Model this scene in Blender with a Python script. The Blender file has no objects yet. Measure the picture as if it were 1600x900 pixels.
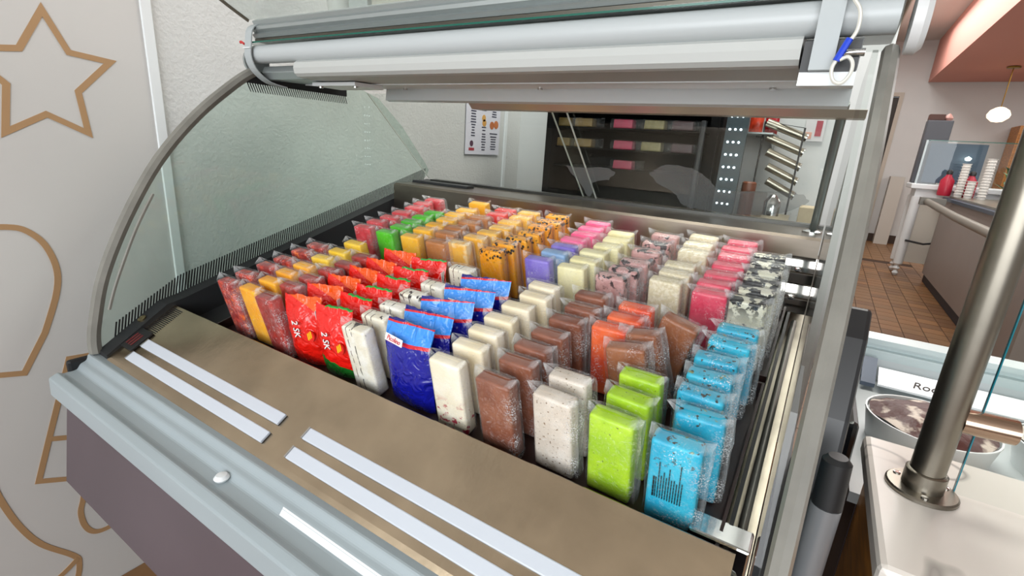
import bpy, bmesh, math, random
from mathutils import Vector, Matrix, noise
random.seed(7)
S = bpy.context.scene
COL = S.collection
# ------------------------------------------------------------------ camera
cam_d = bpy.data.cameras.new('camera'); cam = bpy.data.objects.new('camera', cam_d); COL.objects.link(cam)
cam_d.sensor_width = 36.0; cam_d.lens = 764.884 / 1600 * 36.0; cam_d.clip_start = 0.01; cam_d.clip_end = 100
_r = Vector((0.840707, 0.537762, 0.063439)); _d = Vector((0.202889, -0.204211, -0.957671)); _f = Vector((-0.502044, 0.817992, -0.280787))
CP = Vector((0.0, -0.5229, 0.42))
M4 = Matrix((( _r.x, -_d.x, -_f.x, CP.x), (_r.y, -_d.y, -_f.y, CP.y), (_r.z, -_d.z, -_f.z, CP.z), (0, 0, 0, 1)))
cam.matrix_world = M4
S.camera = cam
# ------------------------------------------------------------------ world and light
W = bpy.data.worlds.new('daylight'); S.world = W; W.use_nodes = True
W.node_tree.nodes['Background'].inputs[0].default_value = (0.90, 0.95, 1.0, 1); W.node_tree.nodes['Background'].inputs[1].default_value = 1.25
S.view_settings.view_transform = 'Standard'; S.view_settings.look = 'None'; S.view_settings.gamma = 1; S.view_settings.use_curve_mapping = False
S.view_settings.exposure = -0.13
S.cycles.transparent_max_bounces = 40; S.cycles.max_bounces = 8; S.cycles.diffuse_bounces = 4; S.cycles.glossy_bounces = 4
S.cycles.caustics_reflective = False; S.cycles.caustics_refractive = False; S.cycles.sample_clamp_indirect = 6.0
def area(name, loc, rot, sx, sy, power, col=(1, 1, 1)):
    l = bpy.data.lights.new(name, 'AREA'); l.shape = 'RECTANGLE'; l.size = sx; l.size_y = sy; l.energy = power; l.color = col
    o = bpy.data.objects.new(name, l); COL.objects.link(o); o.location = loc; o.rotation_euler = rot; return o
area('shop_window_daylight', (0.2, -3.4, 1.0), (math.radians(82), 0, 0), 5.0, 2.2, 225, (0.95, 0.98, 1.0))
area('aisle_fill_light', (.58, 6.0, 2.4), (0, 0, 0), .6, 6.5, 120, (1.0, 1.0, .98))  # unseen lamp, added to brighten the far aisle and walls
area('counter_fill_light', (2.8, 6.0, 1.80), (0, 0, 0), 1.6, 6.0, 120, (1.0, 0.99, 0.96))  # added light under the soffit, lifts the far right side; no visible fitting
area('staff_fill_light', (-0.4, 1.35, 2.3), (0, 0, 0), 1.6, 0.6, 70, (1.0, 0.97, 0.92))  # added fill for the dark area behind the case, source unseen

# ------------------------------------------------------------------ helpers
def lin(c):
    if isinstance(c, str):
        c = c.lstrip('#'); c = [int(c[i:i + 2], 16) / 255 for i in (0, 2, 4)]
    return tuple((v / 12.92 if v <= 0.04045 else ((v + 0.055) / 1.055) ** 2.4) for v in c) + (1.0,)
MATS = {}
def mat(name, col, rough=0.5, metal=0.0, var=0.0, vscale=30, bump=0.0, bscale=200, spec=0.5, stretch=None, emit=0.0, sss=0.0, col2=None, rlo=.32, rhi=.68):
    if name in MATS: return MATS[name]
    m = bpy.data.materials.new(name); m.use_nodes = True; nt = m.node_tree; b = nt.nodes['Principled BSDF']
    c = lin(col); b.inputs['Base Color'].default_value = c; b.inputs['Roughness'].default_value = rough; b.inputs['Metallic'].default_value = metal
    b.inputs['Specular IOR Level'].default_value = spec
    if sss: b.inputs['Subsurface Weight'].default_value = sss; b.inputs['Subsurface Radius'].default_value = (0.02, 0.015, 0.012); b.inputs['Subsurface Scale'].default_value = 0.3
    if emit: b.inputs['Emission Color'].default_value = c; b.inputs['Emission Strength'].default_value = emit
    tc = nt.nodes.new('ShaderNodeTexCoord'); vec = tc.outputs['Object']
    if stretch:
        mp = nt.nodes.new('ShaderNodeMapping'); mp.inputs['Scale'].default_value = stretch; nt.links.new(vec, mp.inputs[0]); vec = mp.outputs[0]
    if var or col2:
        n = nt.nodes.new('ShaderNodeTexNoise'); n.inputs['Scale'].default_value = vscale; n.inputs['Detail'].default_value = 5
        nt.links.new(vec, n.inputs['Vector'])
        r = nt.nodes.new('ShaderNodeValToRGB'); r.color_ramp.elements[0].position = rlo; r.color_ramp.elements[1].position = rhi
        if col2: c1, c2 = c, lin(col2)
        else:
            c1 = tuple(max(0, v * (1 - var)) for v in c[:3]) + (1,); c2 = tuple(min(1, v * (1 + var)) for v in c[:3]) + (1,)
        r.color_ramp.elements[0].color = c1; r.color_ramp.elements[1].color = c2
        nt.links.new(n.outputs['Fac'], r.inputs[0]); nt.links.new(r.outputs[0], b.inputs['Base Color'])
    if bump:
        n2 = nt.nodes.new('ShaderNodeTexNoise'); n2.inputs['Scale'].default_value = bscale; n2.inputs['Detail'].default_value = 3
        nt.links.new(vec, n2.inputs['Vector'])
        bp = nt.nodes.new('ShaderNodeBump'); bp.inputs['Strength'].default_value = bump; bp.inputs['Distance'].default_value = 0.01
        nt.links.new(n2.outputs['Fac'], bp.inputs['Height']); nt.links.new(bp.outputs[0], b.inputs['Normal'])
    MATS[name] = m; return m
def glass(name, tint, refl=1.45, rough=0.01, haze=0.0, hazecol=(0.7, 0.75, 0.73), smudge=False):
    if name in MATS: return MATS[name]
    m = bpy.data.materials.new(name); m.use_nodes = True; nt = m.node_tree; nt.nodes.clear()
    out = nt.nodes.new('ShaderNodeOutputMaterial'); t = nt.nodes.new('ShaderNodeBsdfTransparent'); t.inputs[0].default_value = tuple(tint) + (1,)
    g = nt.nodes.new('ShaderNodeBsdfGlossy'); g.inputs['Roughness'].default_value = rough
    fr = nt.nodes.new('ShaderNodeFresnel'); fr.inputs[0].default_value = refl
    ge = nt.nodes.new('ShaderNodeNewGeometry'); bk = nt.nodes.new('ShaderNodeMath'); bk.operation = 'SUBTRACT'; bk.inputs[0].default_value = 1; nt.links.new(ge.outputs['Backfacing'], bk.inputs[1])
    ff = nt.nodes.new('ShaderNodeMath'); ff.operation = 'MULTIPLY'; nt.links.new(fr.outputs[0], ff.inputs[0]); nt.links.new(bk.outputs[0], ff.inputs[1])
    mx = nt.nodes.new('ShaderNodeMixShader'); nt.links.new(ff.outputs[0], mx.inputs[0]); nt.links.new(t.outputs[0], mx.inputs[1]); nt.links.new(g.outputs[0], mx.inputs[2])
    last = mx
    if haze:
        d = nt.nodes.new('ShaderNodeBsdfDiffuse'); d.inputs[0].default_value = tuple(hazecol) + (1,)
        m2 = nt.nodes.new('ShaderNodeMixShader'); m2.inputs[0].default_value = haze
        if smudge:
            tc = nt.nodes.new('ShaderNodeTexCoord'); n = nt.nodes.new('ShaderNodeTexNoise'); n.inputs['Scale'].default_value = 6; n.inputs['Detail'].default_value = 6
            nt.links.new(tc.outputs['Object'], n.inputs['Vector'])
            mr = nt.nodes.new('ShaderNodeMapRange'); mr.inputs[1].default_value = .4; mr.inputs[2].default_value = .75; mr.inputs[3].default_value = haze * .4; mr.inputs[4].default_value = haze * 1.8
            nt.links.new(n.outputs['Fac'], mr.inputs[0]); nt.links.new(mr.outputs[0], m2.inputs[0])
        nt.links.new(mx.outputs[0], m2.inputs[1]); nt.links.new(d.outputs[0], m2.inputs[2]); last = m2
    nt.links.new(last.outputs[0], out.inputs[0]); MATS[name] = m; return m
class MB:
    def __init__(s): s.v = []; s.f = []; s.m = []; s.cur = 0
    def add(s, vs, fs):
        o = len(s.v); s.v += [tuple(v) for v in vs]; s.f += [tuple(i + o for i in f) for f in fs]; s.m += [s.cur] * len(fs); return s
    def box(s, x0, x1, y0, y1, z0, z1, M=None):
        vs = [Vector((x, y, z)) for z in (z0, z1) for y in (y0, y1) for x in (x0, x1)]
        if M: vs = [M @ v for v in vs]
        return s.add(vs, [(0, 2, 3, 1), (4, 5, 7, 6), (0, 1, 5, 4), (2, 6, 7, 3), (0, 4, 6, 2), (1, 3, 7, 5)])
    def prism(s, prof, x0, x1):                     # polygon in (y, z) swept along x
        n = len(prof); vs = [(x0, y, z) for y, z in prof] + [(x1, y, z) for y, z in prof]
        fs = [(i, (i + 1) % n, n + (i + 1) % n, n + i) for i in range(n)] + [tuple(range(n - 1, -1, -1)), tuple(range(n, 2 * n))]
        return s.add(vs, fs)
    def strip(s, path, t, x0, x1):                  # sheet following a (y, z) path, thickness t
        P = [Vector(p) for p in path]; off = []
        for i, p in enumerate(P):
            a = P[max(0, i - 1)]; b = P[min(len(P) - 1, i + 1)]; d = (b - a).normalized(); off.append(p + Vector((-d.y, d.x)) * t)
        n = len(P)
        vs = [(x, q[0], q[1]) for x in (x0, x1) for q in (P + off)]
        fs = []
        for i in range(n - 1):
            fs += [(i, i + 1, 2 * n + i + 1, 2 * n + i), (n + i, 3 * n + i, 3 * n + i + 1, n + i + 1), (i, n + i, n + i + 1, i + 1), (2 * n + i, 2 * n + i + 1, 3 * n + i + 1, 3 * n + i)]
        fs += [(0, 2 * n, 3 * n, n), (n - 1, 2 * n - 1, 4 * n - 1, 3 * n - 1)]
        return s.add(vs, fs)
    def tube(s, pts, r, n=10, caps=True):
        P = [Vector(p) for p in pts]; rs = r if isinstance(r, (list, tuple)) else [r] * len(P); vs = []
        ext = [max(p[i] for p in P) - min(p[i] for p in P) for i in range(3)]; up = Vector([1.0 if i == ext.index(min(ext)) else 0.0 for i in range(3)])
        for i, p in enumerate(P):
            d = (P[min(len(P) - 1, i + 1)] - P[max(0, i - 1)]).normalized()
            u = up if abs(d.dot(up)) < 0.95 else Vector((up.y, up.z, up.x))
            a = d.cross(u).normalized(); b = d.cross(a).normalized()
            for k in range(n):
                t = 2 * math.pi * k / n; vs.append(p + rs[i] * (a * math.cos(t) + b * math.sin(t)))
        fs = [(i * n + k, i * n + (k + 1) % n, (i + 1) * n + (k + 1) % n, (i + 1) * n + k) for i in range(len(P) - 1) for k in range(n)]
        if caps: fs += [tuple(range(n)), tuple(range(len(P) * n - 1, (len(P) - 1) * n - 1, -1))]
        return s.add(vs, fs)
    def lathe(s, c, prof, n=20):                    # prof: (radius, z)
        c = Vector(c); vs = [c + Vector((r * math.cos(2 * math.pi * k / n), r * math.sin(2 * math.pi * k / n), z)) for r, z in prof for k in range(n)]
        fs = [(i * n + k, i * n + (k + 1) % n, (i + 1) * n + (k + 1) % n, (i + 1) * n + k) for i in range(len(prof) - 1) for k in range(n)]
        fs += [tuple(range(n - 1, -1, -1)), tuple(range((len(prof) - 1) * n, len(prof) * n))]
        return s.add(vs, fs)
    def mesh(s, name, mats, smooth=False):
        me = bpy.data.meshes.new(name); me.from_pydata(s.v, [], s.f)
        for m in (mats if isinstance(mats, (list, tuple)) else [mats]): me.materials.append(m)
        for p, k in zip(me.polygons, s.m): p.material_index = k
        bm = bmesh.new(); bm.from_mesh(me); bmesh.ops.recalc_face_normals(bm, faces=bm.faces); bm.to_mesh(me); bm.free()
        if smooth:
            for p in me.polygons: p.use_smooth = True
        me.update(); return me
    def build(s, name, m, parent=None, smooth=False, bevel=0.0):
        o = bpy.data.objects.new(name, s.mesh(name, m, smooth)); COL.objects.link(o)
        if parent: o.parent = parent
        if bevel:
            b = o.modifiers.new('bevel', 'BEVEL'); b.width = bevel; b.segments = 2; b.limit_method = 'ANGLE'
        if smooth and not bevel:
            e = o.modifiers.new('split', 'EDGE_SPLIT'); e.split_angle = math.radians(40)
        return o
def tag(o, label, cat, group=None, kind=None):
    if label: o['label'] = label
    if cat: o['category'] = cat
    if group: o['group'] = group
    if kind: o['kind'] = kind
    return o
def struct(o): o['kind'] = 'structure'; return o
def empty(name, loc=(0, 0, 0), rot=(0, 0, 0)):
    o = bpy.data.objects.new(name, None); COL.objects.link(o); o.location = loc; o.rotation_euler = rot; o.empty_display_size = .02; return o
def obj(name, me, parent=None):
    o = bpy.data.objects.new(name, me); COL.objects.link(o)
    if parent: o.parent = parent
    return o
def text_mesh(name, body, size, m, extrude=0.0004, shear=0.0):
    cu = bpy.data.curves.new(name, 'FONT'); cu.body = body; cu.size = size; cu.extrude = extrude; cu.align_x = 'CENTER'; cu.align_y = 'CENTER'; cu.shear = shear; cu.resolution_u = 3
    t = bpy.data.objects.new('tmp_text', cu); COL.objects.link(t)
    bpy.context.view_layer.update(); dg = bpy.context.evaluated_depsgraph_get()
    me = bpy.data.meshes.new_from_object(t.evaluated_get(dg)); me.name = name
    bpy.data.objects.remove(t); me.materials.clear(); me.materials.append(m); return me
def smooth_path(P, k=6):
    out = []; n = len(P)
    for i in range(n - 1):
        p0, p1, p2, p3 = P[max(0, i - 1)], P[i], P[i + 1], P[min(n - 1, i + 2)]
        for j in range(k):
            t = j / k
            out.append(tuple(0.5 * ((2 * b) + (-a + c) * t + (2 * a - 5 * b + 4 * c - d) * t * t + (-a + 3 * b - 3 * c + d) * t ** 3) for a, b, c, d in zip(p0, p1, p2, p3)))
    out.append(tuple(P[-1])); return out
FLOOR = -0.85; CEIL = 2.48

# ------------------------------------------------------------------ materials
wallM = mat('white_wall_paint', '#c7c5c2', .75, var=.02, vscale=3)
texM = mat('textured_white_wall', '#cacbc9', .7, bump=.2, bscale=110, var=.02, vscale=8)
ledgeM = mat('dull_dark_steel', '#7d746a', .3, 1.0, var=.15, vscale=6, stretch=(1, 1, 4))
steel = mat('brushed_steel', '#a8a293', .3, 1.0, var=.10, vscale=14, stretch=(1, 1, 1), bump=.03, bscale=60)
deckM = mat('worn_steel_deck', '#bfae95', .24, 1.0, var=.16, vscale=9, bump=.05, bscale=40)
chrome = mat('polished_steel', '#c9c9c8', .12, 1.0)
alum = mat('matte_aluminium', '#a9b0b0', .38, .7, var=.04, vscale=5, stretch=(.3, 8, 8))
canW = mat('canopy_white', '#b5babb', .35)
panM = mat('canopy_panel_grey', '#b6b8b5', .4)
wplast = mat('white_lacquer', '#dfe3e4', .32)
bumperM = mat('pale_grey_bumper', '#97a1a5', .38, var=.05, vscale=6, stretch=(.4, 3, 3))
brownM = mat('brown_violet_panel', '#54494e', .5, var=.06, vscale=4)
blackM = mat('black_plastic', '#141517', .45)
darkM = mat('dark_liner', '#1b1d1f', .6)
trayM = mat('dark_brown_tray', '#2b1c1a', .3)
clearM = glass('clear_acrylic', (.93, .92, .9), 1.4)
sideG = glass('green_side_glass', (.87, .93, .90), 1.5, haze=.07, hazecol=(.56, .66, .62), smudge=True)
clrG = glass('clear_glass', (.95, .97, .96), 1.5)
rearG = glass('rear_glass', (.93, .95, .94), 1.45)
greenE = mat('green_glass_edge', '#0c5a4b', .15)
rubber = mat('grey_rubber_seal', '#7a7871', .4, var=.12, vscale=20)
reflectionM = mat('white_deck_reflection', '#c6ccd5', .35)  # white of the reflected light streaks on the deck
wood = mat('orange_wood', '#b5762f', .45, var=.25, vscale=12, stretch=(1, 1, 8))
gold = mat('brown_wall_outline', '#a98660', .6)

# ------------------------------------------------------------------ room
XW = -1.5
def plane_wall(name, m, *b):
    b = list(b)
    if b[4] == FLOOR: b[4] -= .05
    return struct(MB().box(*b).build(name, m))
wl = plane_wall('wall_left', wallM, XW - .1, XW, -3.6, .108, FLOOR, CEIL)
wl2 = plane_wall('wall_left_rear', texM, XW - .1, XW - .004, .108, 1.9, FLOOR, CEIL)
struct(MB().box(XW - .004, XW + .006, .104, .128, FLOOR, CEIL).build('trim_1', wplast, bevel=.002))
struct(MB().box(XW - .004, XW + .006, 1.735, 1.76, FLOOR, CEIL).build('trim_2', wplast, bevel=.002))
plane_wall('wall_back', mat('grey_back_wall', '#c9cbca', .7, var=.02, vscale=4), XW - .1, .10, 1.9, 2.0, FLOOR, CEIL)
plane_wall('wall_corridor', wallM, .04, .10, 2.0, 10.5, FLOOR, CEIL)
farM = mat('far_wall_paint', '#cbcac8', .75, var=.02, vscale=2)
w = MB()
w.box(.10, .18, 10.5, 10.6, FLOOR, CEIL).box(.70, 5, 10.5, 10.6, FLOOR, CEIL).box(.18, .70, 10.5, 10.6, 1.62, CEIL)
struct(w.build('wall_far', farM))
w = MB(); w.box(.70, .76, 10.47, 10.5, FLOOR, 1.68).box(.12, .18, 10.47, 10.5, FLOOR, 1.68).box(.18, .70, 10.47, 10.5, 1.62, 1.68)
d1 = struct(w.build('door_1', mat('door_frame_cream', '#b7ada0', .6)))
MB().box(.18, .70, 10.62, 10.66, FLOOR, 1.62).build('dark_passage', mat('dark_passage_brown', '#2a231d', .8), d1)
MB().box(.52, .70, 10.52, 10.56, FLOOR, 1.60).build('door_leaf', mat('brown_door_leaf', '#2f261e', .6), d1)
plane_wall('wall_right', farM, 5, 5.1, -3.6, 10.6, FLOOR, CEIL)
plane_wall('ceiling', mat('ceiling_white', '#c9c4be', .8), XW - .1, 5.1, -3.6, 10.6, CEIL, CEIL + .1)
pinkM = mat('pink_soffit_paint', '#cf9183', .7)
so = MB().box(1.03, 5, 2.0, 10.48, 1.84, CEIL - .002).build('soffit', pinkM); struct(so)
struct(MB().box(.78, 5, 10.46, 10.5, FLOOR, FLOOR + .14).build('baseboard_far', mat('dark_brown_base', '#3b2a20', .6)))
# shop front with large panes behind the photographer
w = MB(); w.box(XW, 5, -3.62, -3.5, FLOOR, FLOOR + .35).box(XW, 5, -3.62, -3.5, 2.05, CEIL)
struct(w.build('wall_front', wallM))
for i, x in enumerate((-1.5, -.1, 1.6, 3.2, 4.9)):
    struct(MB().box(x, x + .08, -3.6, -3.52, FLOOR + .35, 2.05).build('window_%d' % (i + 1), alum))
# floor: grout bed plus single quarry tiles where they are large enough to tell apart
fl = struct(MB().box(XW, 5, -3.6, 10.6, FLOOR - .1, FLOOR - .004).build('floor', mat('grout_brown', '#3d2819', .8)))
tiles = [mat('quarry_tile_%s' % k, c, .42, var=.14, vscale=9, bump=.05, bscale=40) for k, c in (('a', '#7d5a38'), ('b', '#875f3a'), ('c', '#704e31'))]
tm = [MB().box(.003, .147, .003, .147, -.01, 0).mesh('tile', t) for t in tiles]
for j in range(36):
    for i in range(8):
        o = obj('tile', random.choice(tm), fl); o.location = (.0 + .15 * i, 2.6 + .15 * j, FLOOR - .001 * random.random())
rest = MB()
for j in range(6, 55):
    for i in range(-10, 34):
        x, y = .15 * i, -3.5 + .255 * j
        if 0 <= i < 8 and 2.4 < y < 8.0: continue
        rest.box(x + .003, x + .147, y + .003, y + .252, FLOOR - .01, FLOOR - .001)
o = rest.build('tile_field', tiles[0], fl); o['kind'] = 'stuff'
# gold outline drawings on the mural wall
def ribbon(name, P, wd=.0125, closed=False, lift=.0012):
    pts = [Vector(p) for p in P]; n = len(pts); L = []; R_ = []
    for i, p in enumerate(pts):
        a = pts[(i - 1) % n] if (closed or i > 0) else p; b = pts[(i + 1) % n] if (closed or i < n - 1) else p
        d1_ = (p - a).normalized() if (p - a).length > 1e-9 else (b - p).normalized(); d2_ = (b - p).normalized() if (b - p).length > 1e-9 else d1_
        n1 = Vector((-d1_.y, d1_.x)); n2 = Vector((-d2_.y, d2_.x)); mi = (n1 + n2)
        mi = mi.normalized() if mi.length > 1e-6 else n1
        k = min(2.5, 1 / max(.3, mi.dot(n1))); L.append(p + mi * wd / 2 * k); R_.append(p - mi * wd / 2 * k)
    vs = [(x, q[0], q[1]) for x in (XW - .001, XW + lift) for q in (L + R_)]; fs = []
    for i in range(n if closed else n - 1):
        j = (i + 1) % n
        fs += [(2 * n + i, 2 * n + j, 3 * n + j, 3 * n + i), (i, j, 2 * n + j, 2 * n + i), (n + i, 3 * n + i, 3 * n + j, n + j)]
    return MB().add(vs, fs).build(name, gold, wl)
ribbon('star_outline', [(-0.084, 0.634), (-0.05, 0.555), (0.026, 0.547), (-0.045, 0.473), (-0.039, 0.382), (-0.109, 0.419), (-0.182, 0.377), (-0.165, 0.474), (-0.222, 0.535), (-0.133, 0.549)], closed=True)
ribbon('rounded_outline', smooth_path([(-.27, .16), (-0.243, 0.175), (-0.213, 0.176), (-0.184, 0.165), (-0.157, 0.129), (-0.145, 0.069), (-0.155, 0.008), (-0.189, -0.08)]) + [(-0.239, -0.167), (-0.30, -0.152)])
ribbon('cup_outline', [(-0.10, -0.165), (-0.156, -0.159), (-0.183, -0.236), (-0.226, -0.359), (-0.259, -0.455), (-0.10, -0.53)])
ribbon('cup_band_outline', [(-0.224, -0.353), (-0.10, -0.40)], lift=.0017)
ribbon('cup_rim_outline', [(-0.171, -0.197), (-0.10, -0.21)], lift=.0017)
ribbon('swirl_outline', smooth_path([(-0.345, -0.335), (-0.337, -0.385), (-0.329, -0.461), (-0.31, -0.553), (-0.281, -0.63), (-0.228, -0.709), (-0.221, -0.741), (-0.236, -0.793), (-0.278, -0.84)]))
ribbon('swirl_tail_outline', smooth_path([(-0.221, -0.723), (-0.254, -0.745), (-0.309, -0.771)]), lift=.0017)
ribbon('loop_outline', smooth_path([(-0.18, -0.53), (-0.186, -0.557), (-0.196, -0.591), (-0.194, -0.634), (-0.18, -0.665), (-0.153, -0.676), (-.10, -.67)]))
# crown of drawings higher and lower on the same wall (seen mirrored in the steel)
# ------------------------------------------------------------------ display case
XL, XR = -1.315, 0.03
case = tag(empty('ice_cream_display_case', (0, 0, FLOOR)), 'long refrigerated display case with curved side glass, steel deck and brown front', 'display case')
CZ = -FLOOR
def part(mb, name, m, parent=None, **k):
    o = mb.build(name, m, parent or case, **k)
    if (parent or case) is case: o.location = (0, 0, CZ)
    return o
part(MB().prism([(-.215, -.16), (-.248, -.374), (-.10, -.80), (-.02, -.80), (-.02, -.16)], XL - .005, XR + .02), 'front_panel', brownM, bevel=.004)
part(MB().box(XL + .02, XR - .02, -.02, .93, -.845, -.10), 'base_body', darkM)
part(MB().prism([(-.146, -.093), (-.165, -.092), (-.172, -.104), (-.183, -.108), (-.19, -.119), (-.212, -.122), (-.222, -.116), (-.238, -.124), (-.240, -.165), (-.20, -.168), (-.15, -.13)], XL - .012, XR + .03), 'bumper_rail', bumperM, bevel=.003)
part(MB().prism([(-.172, -.1045), (-.183, -.1085), (-.19, -.1175), (-.178, -.116)], -.575, XR + .03), 'bumper_insert', wplast)
part(MB().lathe((-.715, -.197, -.121), [(.004, 0), (.010, .003), (.012, .007), (.008, .012), (.002, .013)], 14), 'bumper_clip', wplast, smooth=True)
part(MB().box(XL - .018, XL - .005, -.205, -.15, -.15, -.095), 'bumper_end_cap', blackM, bevel=.008)
# steel deck
part(MB().strip([(-.152, -.093), (-.146, -.0865), (-.004, -.0018), (0.0, -.004), (.002, -.03)], -.003, XL + .05, -.004), 'steel_deck', deckM)
def deckpt(y): return -.0865 + (y + .146) * (.0847 / .142)
dk_n = Vector((0, -.0847, .142)).normalized(); dk_t = Vector((0, .142, .0847)).normalized()
DM = Matrix(((1, 0, 0, 0), (0, dk_t.y, dk_n.y, -.146), (0, dk_t.z, dk_n.z, -.0865), (0, 0, 0, 1)))
for x0, x1 in ((-1.205, -.702), (-.637, -.135)):  # raised white bars stand in for light reflected in the steel deck
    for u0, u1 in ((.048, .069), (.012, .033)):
        lb = part(MB().box(x0 + .002, x1, u0, u1, .0004, .006, DM), 'reflection_bar', reflectionM, bevel=.0015)
        part(MB().box(x0 - .001, x0 + .002, u0, u1, .0004, .0066, DM), 'reflection_bar_end', chrome, lb)
part(MB().box(-1.275, -1.215, .03, .085, .0005, .006, DM), 'control_display', blackM, bevel=.002)
for k in range(3): part(MB().box(-1.258 + k * .011, -1.252 + k * .011, .04, .07, .006, .0066, DM), 'display_digit', mat('dim_red_digit', '#5a1518', .4))
part(MB().tube([DM @ Vector((-1.288, .10, 0)), DM @ Vector((-1.288, .10, .014))], [.008, .0095], 14), 'glass_knob', mat('brass_knob', '#c9b68a', .25, 1.0), smooth=True)
# black liner at the left end
part(MB().prism([(-.15, -.12), (.0, -.09), (.93, .10), (.93, .272), (.90, .268), (.02, .012), (-.02, .004), (-.15, -.083)], XL + .006, XL + .05), 'end_liner', darkM)
# side glass (curved outline), seal following its front edge, hatched print
GL = [(-.150, -.088), (-.1495, -.06), (-.141, -.015), (-.112, .084), (-.053, .207), (.027, .334), (.122, .44), (.223, .525), (.272, .557), (.30, .565), (.60, .562), (.69, .537), (.80, .455), (.925, .325), (.94, .306), (.93, .285), (.90, .265), (.45, .135), (.02, .012)]
part(MB().prism(GL, XL, XL + .006), 'side_glass', sideG)
part(MB().prism(GL, XR - .018, XR - .012), 'side_glass', clrG)
EDGE = smooth_path(GL[:9], 5)
for x, r_ in ((XL + .002, .013), (XR, .0095)):
    part(MB().tube([(x, y - .004, z) for y, z in EDGE], r_, 8), 'glass_edge_seal', rubber, smooth=True)
part(MB().tube([(XL + .02, y, z) for y, z in smooth_path([(-.122, .01), (-.10, .07), (-.05, .18), (-.005, .26)], 6)], .0035, 6), 'glass_inner_line', rubber, smooth=True)
hat = MB()
for k in range(150):                                 # printed hatching along the lower edge of the left glass
    y = -.12 + k * .0069
    zb = (.012 + (y - .02) * .286) if y > .02 else (.012 + (y - .02) * .6)
    hgt = .046
    hat.add([(XL + .0066, y, zb), (XL + .0066, y + .0036, zb), (XL + .0066, y + .013, zb + hgt), (XL + .0066, y + .0095, zb + hgt)], [(0, 1, 2, 3)])
for k in range(46):
    y = .245 + k * .0068
    hat.add([(XL + .0066, y, .530), (XL + .0066, y + .0034, .530), (XL + .0066, y + .011, .508), (XL + .0066, y + .0085, .508)], [(0, 1, 2, 3)])
o = part(hat, 'printed_hatching', blackM); o['kind'] = 'stuff'
part(MB().prism([(.235, .529), (.56, .529), (.56, .562), (.30, .562), (.272, .555)], XL + .0062, XL + .0075), 'black_top_band', blackM)
hd = MB()
for k in range(24):
    u = .05 + k * .0046; a = DM @ Vector((XL + .055, u, .0006)); b = DM @ Vector((XL + .055, u + .0022, .0006)); c = DM @ Vector((XL + .10, u + .0022, .0006)); d = DM @ Vector((XL + .10, u, .0006))
    hd.add([a, b, c, d], [(0, 1, 2, 3)])
o = part(hd, 'deck_hatching', blackM); o['kind'] = 'stuff'
# rear steel ledge
part(MB().prism([(.715, .10), (.715, .262), (.722, .268), (.95, .268), (.95, .10)], XL + .05, XR - .02), 'rear_ledge', ledgeM)
part(MB().box(XL + .05, XR - .02, .90, .935, .268, .276), 'door_track', mat('dark_track', '#4b4b48', .35, .8))
part(MB().box(XL + .055, XL + .30, .80, .84, .268, .276), 'ledge_latch', darkM)
# rear sliding glass panes
def rear_pane(x0, x1, off, nm='rear_pane'):
    p = part(MB().prism([(.915 + off, .276), (.919 + off, .276), (.624 + off, .545), (.62 + off, .545)], x0, x1), nm, rearG)
    for x in (x0, x1 - .003): part(MB().prism([(.9145 + off, .276), (.9195 + off, .276), (.6245 + off, .545), (.6195 + off, .545)], x, x + .003), 'pane_edge', mat('pale_glass_edge', '#b9bdb4', .2), p)
    return p
rear_pane(XL + .03, -.598, 0.0); rear_pane(-.655, XR - .03, .022)
condM = glass('condensation_film', (.86, .87, .86), 1.2, .3, haze=.34, hazecol=(.38, .39, .38))
def on_pane(x, z, lift=-.0035): return (x, .915 - (z - .276) * (.295 / .269) + lift, z + lift * .9)
def blob(name, c):
    n = 60; P = smooth_path(c + [c[0]], 5); cx = sum(p[0] for p in P) / len(P); cz = sum(p[1] for p in P) / len(P)
    vs = [on_pane(cx, cz)] + [on_pane(p[0] + .003 * random.uniform(-1, 1), p[1] + .002 * random.uniform(-1, 1)) for p in P]
    return part(MB().add(vs, [(0, i, i + 1) for i in range(1, len(P))]), name, condM)
blob('condensation', [(-.66, .375), (-.60, .372), (-.535, .378), (-.508, .366), (-.535, .345), (-.585, .333), (-.60, .30), (-.622, .285), (-.63, .32)])
cb = blob('condensation', [(-.41, .372), (-.37, .395), (-.32, .398), (-.27, .382), (-.24, .350), (-.19, .342), (-.12, .352), (-.055, .355), (-.035, .335), (-.08, .305), (-.16, .286), (-.27, .284), (-.33, .292), (-.35, .325), (-.39, .345)])
dr = MB()
for k in range(90):
    x = random.uniform(-.40, -.05); z = random.uniform(.29, .385); c = on_pane(x, z, -.004); r = random.uniform(.0006, .0016)
    dr.add([(c[0] + r * math.cos(a), c[1] - (r * .6 if j else 0) , c[2] + r * math.sin(a)) for j in (0,) for a in [q * math.pi / 3 for q in range(6)]] + [(c[0], c[1] - r, c[2] - r * .6)], [(i, (i + 1) % 6, 6) for i in range(6)])
o = part(dr, 'water_drops', glass('water_drop', (.8, .82, .8), 1.33, .02), cb); o['kind'] = 'stuff'
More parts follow.
